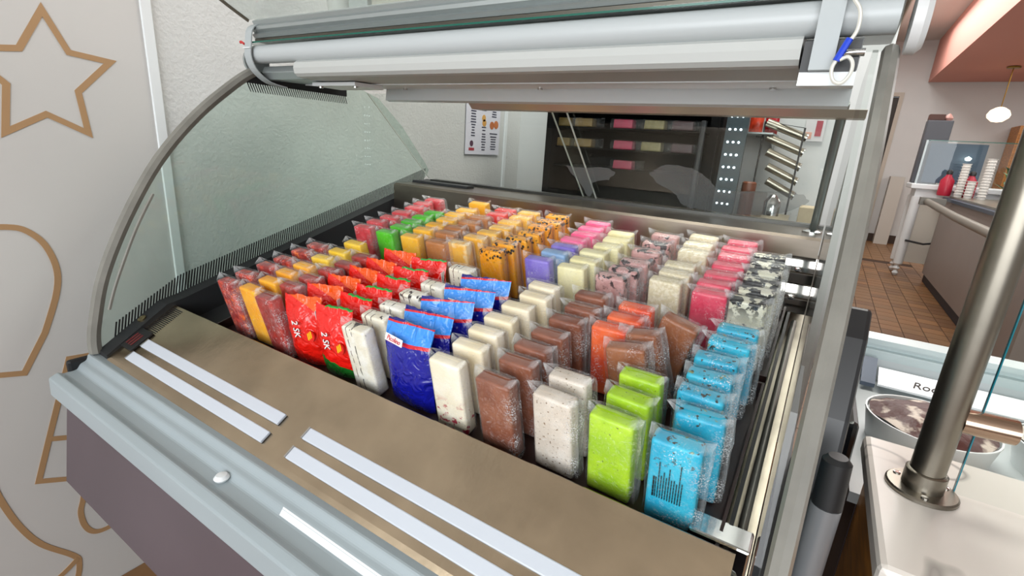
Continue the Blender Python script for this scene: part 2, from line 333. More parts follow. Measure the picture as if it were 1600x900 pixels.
# canopy
XA, XB = XL + .03, XR - .03
part(MB().tube([(XA, .265, .5965), (XB + .03, .265, .5965)], .0215, 20), 'canopy_tube', canW, smooth=True)
part(MB().prism([(.262, .580), (.250, .572), (.247, .560), (.250, .548), (.258, .542), (.268, .540), (.40, .543), (.40, .58)], -1.115, -.065), 'lamp_housing', panM)
part(MB().prism([(.281, .5715), (.2735, .556), (.284, .540), (.40, .544), (.40, .573)], XA, -1.118), 'lamp_end_box', alum, bevel=.002)
part(MB().prism([(.40, .541), (.55, .549), (.55, .60), (.40, .60)], XA, XB), 'canopy_underside', wplast)
part(MB().prism([(.55, .55), (.546, .520), (.56, .516), (.60, .520), (.60, .60), (.55, .60)], XA + .16, XB), 'canopy_rail', mat('rail_white_aluminium', '#d4d8d9', .3, .3))
part(MB().prism([(.56, .516), (.575, .503), (.62, .503), (.62, .52), (.60, .520)], XA + .45, XB + .03), 'pane_rail', mat('beige_aluminium', '#b5ab9b', .35, .6))
part(MB().box(XA - .01, XB + .04, .245, .62, .6185, .6235), 'top_glass', clrG)
part(MB().box(XA - .01, XB + .04, .2435, .246, .6195, .6225), 'top_glass_edge', greenE)
part(MB().prism([(.262, .626), (.262, .633), (.30, .640), (.60, .640), (.60, .626)], XA, XB + .04), 'dark_gap_strip', mat('dark_aluminium', '#57554d', .35, .8))
part(MB().prism([(.262, .634), (.256, .641), (.262, .646), (.254, .651), (.254, .658), (.262, .664), (.258, .672), (.268, .678), (.32, .680), (.32, .634)], XA, XB + .04), 'upper_extrusion', alum)
for x in (-1.12, -1.02, -.60, -.12):
    part(MB().tube([(x, .52, .5475), (x, .52, .5435)], .006, 10), 'screw', chrome, smooth=True)
bp = part(MB().prism([(.33, .539), (.33, .531), (.42, .531), (.42, .541)], -1.16, -1.0), 'hinge_plate', wplast)
for x in (-1.145, -1.015): part(MB().tube([(x, .345, .533), (x, .345, .5275)], .006, 10), 'screw', chrome, bp, smooth=True)
# end discs, straps, wires
part(MB().tube([(XL - .014, .28, .583), (XL - .004, .28, .583), (XL + .003, .28, .583)], [.026, .034, .034], 22), 'canopy_end_disc', alum, smooth=True)
part(MB().tube([(XR + .012, .262, .588), (XR + .022, .262, .588), (XR + .028, .262, .588)], [.036, .036, .030], 24), 'canopy_end_disc', mat('end_disc_white', '#cfd0d0', .35), smooth=True)
strapM = mat('grey_nylon_strap', '#a9afb0', .5)
sp = smooth_path([(.292, .672), (.250, .655), (.240, .615), (.238, .585), (.252, .557), (.285, .535), (.33, .528)], 4)
part(MB().strip(sp, -.0025, XA - .005, XA + .022), 'strap', strapM)
part(MB().strip([(.30, .70), (.250, .69), (.236, .655), (.236, .60), (.238, .535), (.30, .531)], -.0025, -.052, -.026), 'strap', strapM)
for x0, x1, z in ((XA - .006, XA + .023, .606), (-.0535, -.0245, .634)): part(MB().box(x0, x1, .2325, .2365, z, z + .0025), 'cable_tie', wplast)
part(MB().prism([(.245, .568), (.245, .532), (.36, .532), (.36, .568)], -.062, -.001), 'ballast_box', blackM)
part(MB().prism([(.246, .533), (.246, .516), (.36, .526), (.36, .534)], -.062, XB), 'ballast_cover', wplast)
part(MB().tube([(-.022, .243, .553), (.004, .243, .553)], .0045, 10), 'ballast_pin', chrome, smooth=True)
wire = part(MB().tube(smooth_path([(-.026, .228, .66), (-.024, .225, .635), (-.022, .224, .612), (-.011, .224, .595), (-.009, .224, .575), (-.015, .224, .560), (-.022, .224, .545), (-.026, .224, .532), (-.022, .224, .519), (-.013, .224, .516), (-.006, .224, .526), (-.006, .224, .538), (-.012, .224, .545), (-.020, .224, .542)], 5), .0022, 7), 'wire', mat('cream_wire', '#d8d6cc', .4), smooth=True)
part(MB().tube([(-.0145, .224, .565), (-.0235, .224, .541)], .004, 8), 'wire_sleeve', mat('blue_heat_shrink', '#1740c8', .35), wire, smooth=True)
part(MB().tube(smooth_path([(XA - .035, .245, .622), (XA - .03, .243, .624), (XA - .015, .243, .618)], 4), .003, 6), 'wire', mat('red_wire', '#c32a2a', .4), smooth=True)
# raised front glass
rg = part(MB().strip(smooth_path([(.268, .682), (.20, .715), (.10, .775), (.0, .85), (-.08, .95)], 4), .005, XL + .0, XR), 'raised_front_glass', glass('raised_glass', (.90, .93, .92), 1.45, haze=.10, hazecol=(.7, .7, .69), smudge=True))
part(MB().strip(smooth_path([(.270, .680), (.20, .714), (.10, .774), (.0, .849), (-.08, .949)], 4), .007, XL - .004, XL), 'raised_glass_edge', mat('dark_olive_edge', '#4d4438', .4), rg)
# right end channel
part(MB().prism([(-.0, -.085), (.70, .095), (.70, .11), (.0, -.07)], -.028, XR - .018), 'end_channel', steel)
part(MB().prism([(-.005, -.07), (.70, .11), (.70, .150), (-.005, -.03)], -.0185, -.0145), 'inner_pane', glass('dark_green_pane', (.45, .55, .5), 1.45))
part(MB().prism([(-.005, -.031), (.70, .149), (.70, .1525), (-.005, -.0275)], -.019, -.014), 'inner_pane_edge', blackM)
part(MB().tube([(-.004, .02, -.05), (-.004, .62, .10)], .006, 10), 'channel_rod', mat('grey_rod', '#6f7069', .35, .6), smooth=True)
for y0, y1 in ((.60, .655), (.655, .71)):
    br = part(MB().strip(smooth_path([(y0, .125 + (y0 - .6) * .9), (y0 + .02, .150 + (y0 - .6) * .9), (y1, .172 + (y0 - .6) * .9)], 4), .003, -.047, XR - .019), 'polished_bracket', mat('dark_polished_steel', '#7c7c7c', .1, 1.0), smooth=True)
    part(MB().lathe((-.02, y0 + .02, .153 + (y0 - .6) * .9), [(.007, 0), (.007, .003), (.004, .005)], 12), 'bolt', chrome, br, smooth=True)
part(MB().tube([(-.012, .86, .262), (-.010, .845, .29), (-.006, .60, .53)], .0085, 12), 'glass_post', mat('grey_green_post', '#7e8683', .35, .6), smooth=True)
part(MB().lathe((-.012, .80, .268), [(.02, 0), (.02, .004), (.012, .007)], 18), 'post_collar', chrome, smooth=True)
part(MB().box(-.060, XR - .02, .02, .06, -.06, -.012), 'channel_block', chrome, bevel=.003)
part(MB().box(XR - .004, XR + .013, -.16, .93, -.84, -.10), 'end_panel', blackM)
part(MB().prism([(.17, -.84), (.17, .0), (.20, .10), (.25, .20), (.29, .235), (.33, .20), (.45, -.02), (.45, -.84)], XR + .014, XR + .056), 'side_housing', mat('black_satin_housing', '#1d1d1f', .35), bevel=.006)
st = part(MB().tube([(.073, .104, .098), (.073, .104, .092), (.074, .10, .035)], [.010, .0155, .0165], 16), 'gas_strut', blackM, smooth=True)
part(MB().tube([(.074, .10, .035), (.072, .098, -.20)], .0165, 16), 'strut_cylinder', mat('strut_grey', '#85878a', .35, .4), st, smooth=True)

# ------------------------------------------------------------------ trays
T = math.radians(14.5); BED = -.041
TX = Matrix.Rotation(T, 4, 'X')
def tp(x, y, z=0): return TX @ Vector((x, y, BED + z))
part(MB().box(XL + .05, -.048, .012, .715, BED - .05, BED - .012, TX), 'tray_bed', darkM)
def make_tray(y0, y1, label):
    t = tag(empty('popsicle_tray', tuple(TX @ Vector((-.572, (y0 + y1) / 2, BED - .010))), (T, 0, 0)), label, 'tray')
    L, D = .549, (y1 - y0) / 2
    MB().box(-L, L, -D, D, 0, .0095).build('tray_base', trayM, t)
    for a in ((-L, L, -D, -D + .004), (-L, L, D - .004, D), (-L, -L + .004, -D, D), (L - .004, L, -D, D)):
        MB().box(*a, .0095, .03).build('tray_rim', trayM, t)
    return t, D
tr1, D1 = make_tray(.006, .345, 'dark brown plastic tray nearest the steel deck holding popsicles')
tr2, D2 = make_tray(.362, .700, 'dark brown plastic tray along the rear ledge holding popsicles')

# ------------------------------------------------------------------ popsicle materials
def fmat(name, base, second=None, vs=60, lo=.4, hi=.62, rough=.38, extra=None, frost=.0):
    """ice bar material: two-tone noise, optional seeds / flecks / bands in the bar's own coordinates"""
    m = bpy.data.materials.new(name); m.use_nodes = True; nt = m.node_tree; b = nt.nodes['Principled BSDF']; N = nt.nodes.new; Lk = nt.links.new
    b.inputs['Roughness'].default_value = rough; b.inputs['Subsurface Weight'].default_value = .12; b.inputs['Subsurface Radius'].default_value = (.012, .01, .008); b.inputs['Subsurface Scale'].default_value = .25
    tc = N('ShaderNodeTexCoord'); oi = N('ShaderNodeObjectInfo')
    ad = N('ShaderNodeVectorMath'); ad.operation = 'ADD'; sc = N('ShaderNodeVectorMath'); sc.operation = 'SCALE'; sc.inputs[3].default_value = 3.7
    cmb = N('ShaderNodeCombineXYZ'); [Lk(oi.outputs['Random'], cmb.inputs[i]) for i in range(3)]; Lk(cmb.outputs[0], sc.inputs[0])
    Lk(tc.outputs['Object'], ad.inputs[0]); Lk(sc.outputs[0], ad.inputs[1]); V = ad.outputs[0]
    def nz(scale, detail=4):
        n = N('ShaderNodeTexNoise'); n.inputs['Scale'].default_value = scale; n.inputs['Detail'].default_value = detail; Lk(V, n.inputs['Vector']); return n.outputs['Fac']
    def ramp(fac, lo, hi):
        r = N('ShaderNodeMapRange'); r.inputs[1].default_value = lo; r.inputs[2].default_value = hi; Lk(fac, r.inputs[0]); return r.outputs[0]
    def mix(fac, a, c):
        x = N('ShaderNodeMix'); x.data_type = 'RGBA'; Lk(fac, x.inputs[0])
        if isinstance(a, tuple): x.inputs[6].default_value = a
        else: Lk(a, x.inputs[6])
        x.inputs[7].default_value = c; return x.outputs[2]
    def mul(a, c):
        x = N('ShaderNodeMath'); x.operation = 'MULTIPLY'; Lk(a, x.inputs[0]); Lk(c, x.inputs[1]); return x.outputs[0]
    c0 = lin(base); col = mix(ramp(nz(vs), lo, hi), c0, lin(second) if second else tuple(min(1, v * 1.12) for v in c0[:3]) + (1,))
    gen = N('ShaderNodeSeparateXYZ'); Lk(tc.outputs['Generated'], gen.inputs[0]); gx, gy, gz = gen.outputs
    for e in (extra or []):
        k = e[0]
        if k == 'seeds':      # dark blotches towards the top: (kind, colour, scale, threshold, zlo, zhi)
            v = N('ShaderNodeTexVoronoi'); v.inputs['Scale'].default_value = e[2]; Lk(V, v.inputs['Vector'])
            r = ramp(v.outputs['Distance'], e[3], e[3] * .75); z = ramp(gz, e[4], e[5]); z2 = ramp(z, .25, .45)
            k2 = ramp(nz(e[2] * .6, 1), .42, .5)
            col = mix(mul(mul(r, z2), k2), col, lin(e[1]))
        elif k == 'blotch':   # irregular patches: colour, scale, lo, hi, zlo, zhi
            r = ramp(nz(e[2], 3), e[3], e[4]); z = ramp(gz, e[5], e[6]); col = mix(mul(r, z), col, lin(e[1]))
        elif k == 'line':     # vertical dark line across the bar at Generated x, wobbling
            x = N('ShaderNodeMath'); x.operation = 'MULTIPLY_ADD'; Lk(nz(45, 2), x.inputs[0]); x.inputs[1].default_value = .16; x.inputs[2].default_value = -.08
            s_ = N('ShaderNodeMath'); s_.operation = 'ADD'; Lk(gx, s_.inputs[0]); Lk(x.outputs[0], s_.inputs[1])
            d = N('ShaderNodeMath'); d.operation = 'SUBTRACT'; Lk(s_.outputs[0], d.inputs[0]); d.inputs[1].default_value = e[2]
            a_ = N('ShaderNodeMath'); a_.operation = 'ABSOLUTE'; Lk(d.outputs[0], a_.inputs[0]); col = mix(mul(ramp(a_.outputs[0], e[3], e[3] * .6), ramp(nz(90, 2), .40, .5)), col, lin(e[1]))
    if frost:
        v = ramp(nz(420, 2), .56, .66); w2 = ramp(nz(28, 2), .62 - frost * .3, .8 - frost * .3); col = mix(mul(v, w2), col, (.82, .84, .85, 1))
    Lk(col, b.inputs['Base Color'])
    bp_ = N('ShaderNodeBump'); bp_.inputs['Strength'].default_value = .18; bp_.inputs['Distance'].default_value = .004; Lk(nz(130, 4), bp_.inputs['Height']); Lk(bp_.outputs[0], b.inputs['Normal'])
    return m
def wrapper_mat(name, frost, fsc):
    m = bpy.data.materials.new(name); m.use_nodes = True; nt = m.node_tree; nt.nodes.clear(); N = nt.nodes.new; Lk = nt.links.new
    out = N('ShaderNodeOutputMaterial'); t = N('ShaderNodeBsdfTransparent'); t.inputs[0].default_value = (.985, .985, .985, 1)
    g = N('ShaderNodeBsdfGlossy'); g.inputs['Roughness'].default_value = .09
    tc = N('ShaderNodeTexCoord'); n = N('ShaderNodeTexNoise'); n.inputs['Scale'].default_value = 95; n.inputs['Detail'].default_value = 3; n.inputs['Distortion'].default_value = 1.2; Lk(tc.outputs['Object'], n.inputs['Vector'])
    bp_ = N('ShaderNodeBump'); bp_.inputs['Strength'].default_value = .7; bp_.inputs['Distance'].default_value = .004; Lk(n.outputs['Fac'], bp_.inputs['Height']); Lk(bp_.outputs[0], g.inputs['Normal'])
    fr = N('ShaderNodeFresnel'); fr.inputs[0].default_value = 1.3
    ge = N('ShaderNodeNewGeometry'); bk = N('ShaderNodeMath'); bk.operation = 'SUBTRACT'; bk.inputs[0].default_value = 1; Lk(ge.outputs['Backfacing'], bk.inputs[1])
    ff = N('ShaderNodeMath'); ff.operation = 'MULTIPLY_ADD'; Lk(fr.outputs[0], ff.inputs[0]); Lk(bk.outputs[0], ff.inputs[1]); ff.inputs[2].default_value = .015
    mx = N('ShaderNodeMixShader'); Lk(ff.outputs[0], mx.inputs[0]); Lk(t.outputs[0], mx.inputs[1]); Lk(g.outputs[0], mx.inputs[2])
    d = N('ShaderNodeBsdfDiffuse'); d.inputs[0].default_value = (.86, .88, .89, 1)
    a = N('ShaderNodeTexNoise'); a.inputs['Scale'].default_value = fsc; a.inputs['Detail'].default_value = 2; Lk(tc.outputs['Object'], a.inputs['Vector'])
    c = N('ShaderNodeTexNoise'); c.inputs['Scale'].default_value = 26; c.inputs['Detail'].default_value = 3; Lk(tc.outputs['Object'], c.inputs['Vector'])
    r1 = N('ShaderNodeMapRange'); r1.inputs[1].default_value = .48; r1.inputs[2].default_value = .62; Lk(a.outputs['Fac'], r1.inputs[0])
    r2 = N('ShaderNodeMapRange'); r2.inputs[1].default_value = .45; r2.inputs[2].default_value = .68; r2.inputs[4].default_value = frost; Lk(c.outputs['Fac'], r2.inputs[0])
    mm = N('ShaderNodeMath'); mm.operation = 'MULTIPLY'; Lk(r1.outputs[0], mm.inputs[0]); Lk(r2.outputs[0], mm.inputs[1])
    sx = N('ShaderNodeSeparateXYZ'); Lk(tc.outputs['Object'], sx.inputs[0]); r3 = N('ShaderNodeMapRange'); r3.inputs[1].default_value = .014; r3.inputs[2].default_value = .027; r3.inputs[3].default_value = .12; Lk(sx.outputs[0], r3.inputs[0])
    m3 = N('ShaderNodeMath'); m3.operation = 'MULTIPLY'; Lk(mm.outputs[0], m3.inputs[0]); Lk(r3.outputs[0], m3.inputs[1]); mm = m3
    rd = N('ShaderNodeTexNoise'); rd.inputs['Scale'].default_value = 55; rd.inputs['Detail'].default_value = 2; rd.inputs['Distortion'].default_value = 1.5; Lk(tc.outputs['Object'], rd.inputs['Vector'])
    s1 = N('ShaderNodeMath'); s1.operation = 'SUBTRACT'; Lk(rd.outputs['Fac'], s1.inputs[0]); s1.inputs[1].default_value = .5; s2 = N('ShaderNodeMath'); s2.operation = 'ABSOLUTE'; Lk(s1.outputs[0], s2.inputs[0])
    r4 = N('ShaderNodeMapRange'); r4.inputs[1].default_value = .0; r4.inputs[2].default_value = .012; r4.inputs[3].default_value = .22; r4.inputs[4].default_value = .012; Lk(s2.outputs[0], r4.inputs[0])
    m5 = N('ShaderNodeMath'); m5.operation = 'MAXIMUM'; Lk(mm.outputs[0], m5.inputs[0]); Lk(r4.outputs[0], m5.inputs[1]); mm = m5
    r5 = N('ShaderNodeMapRange'); r5.inputs[1].default_value = .1372; r5.inputs[2].default_value = .141; r5.inputs[4].default_value = .20; Lk(sx.outputs[2], r5.inputs[0])
    ax = N('ShaderNodeMath'); ax.operation = 'ABSOLUTE'; Lk(sx.outputs[0], ax.inputs[0]); r6 = N('ShaderNodeMapRange'); r6.inputs[1].default_value = .0325; r6.inputs[2].default_value = .040; r6.inputs[4].default_value = .16; Lk(ax.outputs[0], r6.inputs[0])
    m6 = N('ShaderNodeMath'); m6.operation = 'MAXIMUM'; Lk(r5.outputs[0], m6.inputs[0]); Lk(r6.outputs[0], m6.inputs[1]); m7 = N('ShaderNodeMath'); m7.operation = 'MAXIMUM'; Lk(m6.outputs[0], m7.inputs[0]); Lk(mm.outputs[0], m7.inputs[1]); mm = m7
    m2 = N('ShaderNodeMixShader'); Lk(mm.outputs[0], m2.inputs[0]); Lk(mx.outputs[0], m2.inputs[1]); Lk(d.outputs[0], m2.inputs[2]); Lk(m2.outputs[0], out.inputs[0])
    return m
wrapA = wrapper_mat('clear_wrapper', .25, 380); wrapF = wrapper_mat('frosted_wrapper', .8, 520)
BW, BD, BH = .061, .0265, .136
def bar_mesh(name, m, w=BW, d=BD, h=BH):
    bm = bmesh.new(); bmesh.ops.create_cube(bm, size=1)
    for v in bm.verts:
        k = .96 if v.co.z > 0 else 1.0
        v.co = Vector((v.co.x * w * k, v.co.y * d * k, (v.co.z + .5) * h))
    bmesh.ops.bevel(bm, geom=list(bm.edges), offset=.0048, segments=2, profile=.6, affect='EDGES')
    for v in bm.verts: v.co.x += .0006 * noise.noise(v.co * 90 + Vector((hash(name) % 7, 0, 0)));
    me = bpy.data.meshes.new(name); bm.to_mesh(me); bm.free(); me.materials.append(m)
    for p in me.polygons: p.use_smooth = True
    return me
def wrapper_mesh(seed, m):
    rng = random.Random(seed); n = 20; Z = [.004, .03, .055, .08, .105, .131, BH + .0015, BH + .0095]; vs = []
    flap = rng.uniform(.003, .009); flapL = rng.uniform(.001, .004); tilt = rng.uniform(-.004, .006); eL = rng.uniform(.003, .011); eR = rng.uniform(.004, .012)
    for j, z in enumerate(Z):
        top = j == len(Z) - 1
        for k in range(n):
            a = 2 * math.pi * k / n; cx, sy = math.cos(a), math.sin(a)
            e = .35; x = math.copysign(abs(cx) ** e, cx); y = math.copysign(abs(sy) ** e, sy)
            px = x * (BW / 2 + .0014); py = y * (BD / 2 + .0012)
            if cx > .75: px += flap * (.7 + .3 * rng.random()); py *= .75
            if cx < -.75: px -= flapL * rng.random(); py *= .85
            if top:
                py = y * .0012 + tilt; px = x * (BW / 2 + .001); zz = z + rng.uniform(-.001, .0015)
                if abs(cx) < .45: zz -= .0072
                if cx > .5: px += eR
                if cx < -.5: px -= eL
            else:
                zz = z
                px += rng.uniform(-.0003, .0009) * (1 if x > 0 else -1); py += rng.uniform(0, .0008) * (1 if y > 0 else -1)
            vs.append((px, py, zz))
    fs = [(j * n + k, j * n + (k + 1) % n, (j + 1) * n + (k + 1) % n, (j + 1) * n + k) for j in range(len(Z) - 1) for k in range(n)]
    return MB().add(vs, fs).mesh('wrapper', m)
WR = {'a': [wrapper_mesh(s, wrapA) for s in range(5)], 'f': [wrapper_mesh(s + 20, wrapF) for s in range(5)]}
FL = {
 'berry': fmat('berry_ice', '#8e1a14', '#c9402a', 70, .45, .62, extra=[('blotch', '#e8702a', 60, .6, .68, 0, .1)], frost=.5),
 'mango': fmat('mango_ice', '#f0a013', '#f9b52a', 30), 'lemon': fmat('lemon_mango_ice', '#eec123', '#f6cf45', 30, frost=.2),
 'tamarind': fmat('red_chili_ice', '#8f1c14', '#b2281b', 40, frost=.25),
 'sandwich': fmat('cookie_sandwich_ice', '#e9e2cd', '#f4f1e6', 40, extra=[('line', '#2a2220', .47, .022), ('line', '#5b2420', .22, .02), ('blotch', '#3a3333', 60, .60, .64, .93, .97)]),
 'cream': fmat('cream_ice', '#efe1bf', '#f7ebd2', 24), 'creamberry': fmat('cream_berry_ice', '#f0e6cc', '#f8f0de', 24, extra=[('blotch', '#b5203c', 90, .56, .62, .52, .30)]),
 'choc': fmat('chocolate_ice', '#7d4630', '#8e543b', 26), 'oat': fmat('oat_ice', '#d3c7b8', '#e3dace', 30, extra=[('blotch', '#7d6248', 260, .64, .69, 0, .01), ('blotch', '#9a8560', 40, .55, .7, .35, .0)]),
 'orange': fmat('orange_ice', '#d8431a', '#ee6a35', 22, frost=.45), 'caramel': fmat('caramel_ice', '#8d5334', '#9f6542', 26, frost=.2),
 'lime': fmat('lime_ice', '#9ac51a', '#b2d92c', 22, extra=[('blotch', '#566d12', 300, .68, .72, 0, .01)]),
 'blue': fmat('blue_ice', '#1aa5c9', '#35bcda', 24, extra=[('blotch', '#2a2a22', 120, .63, .67, .62, .9), ('blotch', '#86905a', 90, .62, .7, .6, .95)], frost=.35),
 'straw': fmat('strawberry_ice', '#c22a33', '#d8434a', 40, frost=.45), 'green': fmat('bright_green_ice', '#3fae0f', '#55c51f', 25),
 'yellow': fmat('golden_ice', '#efae1f', '#f6bd37', 26), 'toffee': fmat('toffee_ice', '#b06c33', '#c08047', 26, frost=.25), 'red': fmat('bright_red_ice', '#d51c17', '#e2312a', 26, frost=.2),
 'custard': fmat('custard_ice', '#f0b23a', '#f5c45c', 22, extra=[('blotch', '#f3d59b', 30, .55, .65, 0, .1)]),
 'passion': fmat('passion_ice', '#ef9a0e', '#f5ab22', 26, extra=[('seeds', '#20180c', 120, .5, .72, 1.02)]),
 'purple': fmat('lilac_ice', '#7663c4', '#8d7cd2', 24, frost=.25), 'greyblue': fmat('pale_blue_ice', '#7fa3cd', '#91b3d8', 24, frost=.25), 'pink': fmat('hot_pink_ice', '#ee4f86', '#f56c9b', 24),
 'ivory': fmat('ivory_ice', '#e7dea8', '#eee7bb', 22), 'cookie': fmat('pink_cookie_ice', '#b98a86', '#c99c97', 60, extra=[('blotch', '#2b2023', 55, .53, .58, .55, .95), ('blotch', '#2b2023', 40, .62, .66, 0, .1)], frost=.4),
 'coconut': fmat('coconut_ice', '#d8ccaa', '#e8dfc6', 190, .42, .6), 'coral': fmat('coral_pink_ice', '#d8405c', '#e55a70', 26, frost=.35),
 'oreo': fmat('white_cookie_ice', '#d3d1bb', '#e2e0cf', 34, extra=[('blotch', '#151416', 62, .47, .52, .70, .95), ('blotch', '#2a3440', 75, .62, .66, .3, .7)], frost=.2)}
BARS = {k: bar_mesh('ice_bar', m) for k, m in FL.items()}
DESC = {'berry': 'frosty dark red berry popsicle with orange bits', 'mango': 'deep mango yellow popsicle', 'lemon': 'pale lemon yellow popsicle', 'tamarind': 'plain dark red popsicle', 'sandwich': 'white cookie sandwich bar',
 'cream': 'plain cream white popsicle', 'creamberry': 'cream white popsicle with pink berry bits', 'choc': 'chocolate brown popsicle', 'oat': 'pale speckled oat popsicle', 'orange': 'bright orange popsicle', 'caramel': 'tilted caramel brown popsicle',
 'lime': 'lime green popsicle', 'blue': 'turquoise blue popsicle', 'straw': 'frosty strawberry red popsicle', 'green': 'vivid grass green popsicle', 'yellow': 'golden yellow popsicle', 'toffee': 'toffee brown popsicle', 'red': 'bright red popsicle',
 'custard': 'creamy custard yellow popsicle', 'passion': 'orange yellow popsicle with black seeds', 'purple': 'lilac purple popsicle', 'greyblue': 'pale grey blue popsicle', 'pink': 'hot pink popsicle', 'ivory': 'ivory yellow popsicle',
 'cookie': 'dusty pink popsicle with cookie chunks', 'coconut': 'shredded coconut white popsicle', 'coral': 'coral pink popsicle', 'oreo': 'white popsicle with black cookie crumbs'}
ORD = ['foremost', 'second', 'third', 'fourth', 'fifth', 'sixth', 'seventh', 'eighth']
COLUMNS = [
 ('front', ['berry'] * 6, 'f', [-1.072, -1.072, -1.067, -1.061, -1.06, -1.054], [.023, .065, .111, .151, .198, .238]),
 ('front', ['mango'] * 4 + ['lemon'] * 3, 'a', [-.996, -.990, -.989, -.984, -.977, -.971, -.973], [.027, .068, .109, .148, .195, .237, .287]),
 ('front', ['tamarind'] * 6, 'f', [-.921, -.921, -.913, -.903, -.897, -.888], [.018, .072, .112, .156, .193, .237]),
 ('front', ['sandwich'] * 6, 'a', [-.668, -.666, -.662, -.658, -.648, -.639], [.022, .067, .107, .157, .204, .284]),
 ('front', ['creamberry'] * 1 + ['cream'] * 6, 'a', [-.467, -.460, -.458, -.458, -.451, -.444, -.448], [.021, .070, .114, .158, .205, .250, .290]),
 ('front', ['choc'] * 7, 'f', [-.372, -.366, -.367, -.358, -.354, -.350, -.350], [.017, .069, .110, .153, .202, .248, .295]),
 ('front', ['oat'] * 2 + ['orange'] * 3, 'f', [-.284, -.283, -.282, -.267, -.265], [.026, .071, .213, .250, .290]),
 ('front', ['lime'] * 3, 'a', [-.201, -.195, -.194], [.026, .071, .118]),
 ('front', ['blue'] * 7, 'f', [-.118, -.104, -.116, -.112, -.115, -.110, -.101], [.023, .079, .120, .161, .203, .252, .292]),
 ('rear', ['straw'] * 7, 'f', [-1.038, -1.033, -1.025, -1.017, -1.011, -1.012, -1.002], [.376, .418, .457, .498, .541, .579, .616]),
 ('rear', ['green'] * 5, 'a', [-.951, -.944, -.943, -.937, -.926], [.373, .414, .453, .492, .529]),
 ('rear', ['yellow'] * 7, 'a', [-.868, -.868, -.862, -.858, -.862, -.855, -.855], [.376, .424, .461, .502, .541, .579, .639]),
 ('rear', ['toffee'] * 5 + ['red'] * 2, 'f', [-.785, -.800, -.800, -.792, -.784, -.752, -.750], [.374, .427, .464, .508, .545, .582, .619]),
 ('rear', ['custard'] * 7, 'a', [-.730, -.717, -.703, -.693, -.690, -.682, -.678], [.390, .434, .471, .508, .548, .585, .622]),
 ('rear', ['passion'] * 7, 'a', [-.634, -.627, -.616, -.608, -.606, -.600, -.600], [.388, .430, .468, .506, .548, .585, .627]),
 ('rear', ['purple', 'greyblue', 'purple'] + ['pink'] * 4, 'f', [-.514, -.503, -.497, -.496, -.486, -.484, -.482], [.390, .433, .471, .510, .547, .584, .621]),
 ('rear', ['ivory'] * 6, 'a', [-.433, -.428, -.424, -.410, -.404, -.408], [.385, .424, .467, .506, .546, .583]),
 ('rear', ['cookie'] * 6, 'f', [-.348, -.336, -.328, -.326, -.318, -.317], [.379, .417, .456, .513, .560, .607]),
 ('rear', ['coconut'] * 6, 'a', [-.251, -.247, -.245, -.240, -.238, -.239], [.404, .442, .480, .547, .587, .631]),
 ('rear', ['coral'] * 7, 'f', [-.168, -.168, -.164, -.162, -.162, -.164, -.160], [.391, .429, .468, .512, .556, .593, .630]),
 ('rear', ['oreo'] * 6, 'f', [-.104, -.099, -.099, -.099, -.099, -.100], [.390, .432, .470, .507, .544, .581])]
def popsicle(kind, wset, x, y, label, group, roll=0.0, yaw=0.0, lift=0.0, lean=0.0):
    p = tp(x + BW / 2, y + BD / 2 + .002, lift)
    t = empty('popsicle', p, (0, 0, 0)); t.matrix_world = Matrix.Translation(p) @ TX @ Matrix.Rotation(yaw, 4, 'Z') @ Matrix.Rotation(lean, 4, 'X') @ Matrix.Rotation(roll, 4, 'Y')
    tag(t, label, 'popsicle', group)
    obj('ice_bar', BARS[kind], t); obj('wrapper', random.choice(WR[wset]), t)
    return t
prev = {}
for tray, kinds, ws, xs, ys in COLUMNS:
    tot = {k: kinds.count(k) for k in kinds}; cnt = {}
    where = 'in front tray' if tray == 'front' else 'in rear tray'
    for i, k in enumerate(kinds):
        cnt[k] = cnt.get(k, 0) + 1
        lab = '%s %s, %s from the deck' % (DESC[k], where, ORD[cnt[k] - 1]) if tot[k] > 1 else '%s %s' % (DESC[k], where)
        r = random.uniform(-1, 1)
        popsicle(k, ws, xs[i], ys[i], lab, '%ss' % DESC[k], roll=math.radians(1.2 * random.uniform(-1, 1)), yaw=math.radians(2.0 * r))
popsicle('caramel', 'f', -.222, .168, 'caramel brown popsicle leaning left just behind the lime green popsicles', 'loose caramel brown popsicles', roll=math.radians(-7), yaw=math.radians(6), lift=.003, lean=math.radians(-2))
popsicle('caramel', 'f', -.205, .213, 'caramel brown popsicle leaning left behind another, beside the orange popsicles', 'loose caramel brown popsicles', roll=math.radians(-12), yaw=math.radians(-3), lift=.0055)
popsicle('caramel', 'f', -.216, .272, 'caramel brown popsicle tipped sideways against the turquoise blue popsicles', 'loose caramel brown popsicles', roll=math.radians(14), yaw=math.radians(-5), lift=.008)
# printed ingredient text on the foremost blue wrapper
fb = [o for o in S.objects if o.name.startswith('popsicle') and o.get('label', '').startswith('turquoise') and 'foremost' in o['label']][0]
pr = MB()
for c in range(12):
    z = .045
    top = .080 + (.03 if c in (2, 4, 6, 10) else 0) * random.random()
    while z < top:
        l = random.uniform(.003, .008); x = -.022 + c * .0031
        pr.box(x, x + .0011 * (1.8 if c == 0 else 1), -BD / 2 - .0022, -BD / 2 - .0017, z, z + l); z += l + .0012
o = pr.build('printed_text', blackM, fb); o['kind'] = 'stuff'

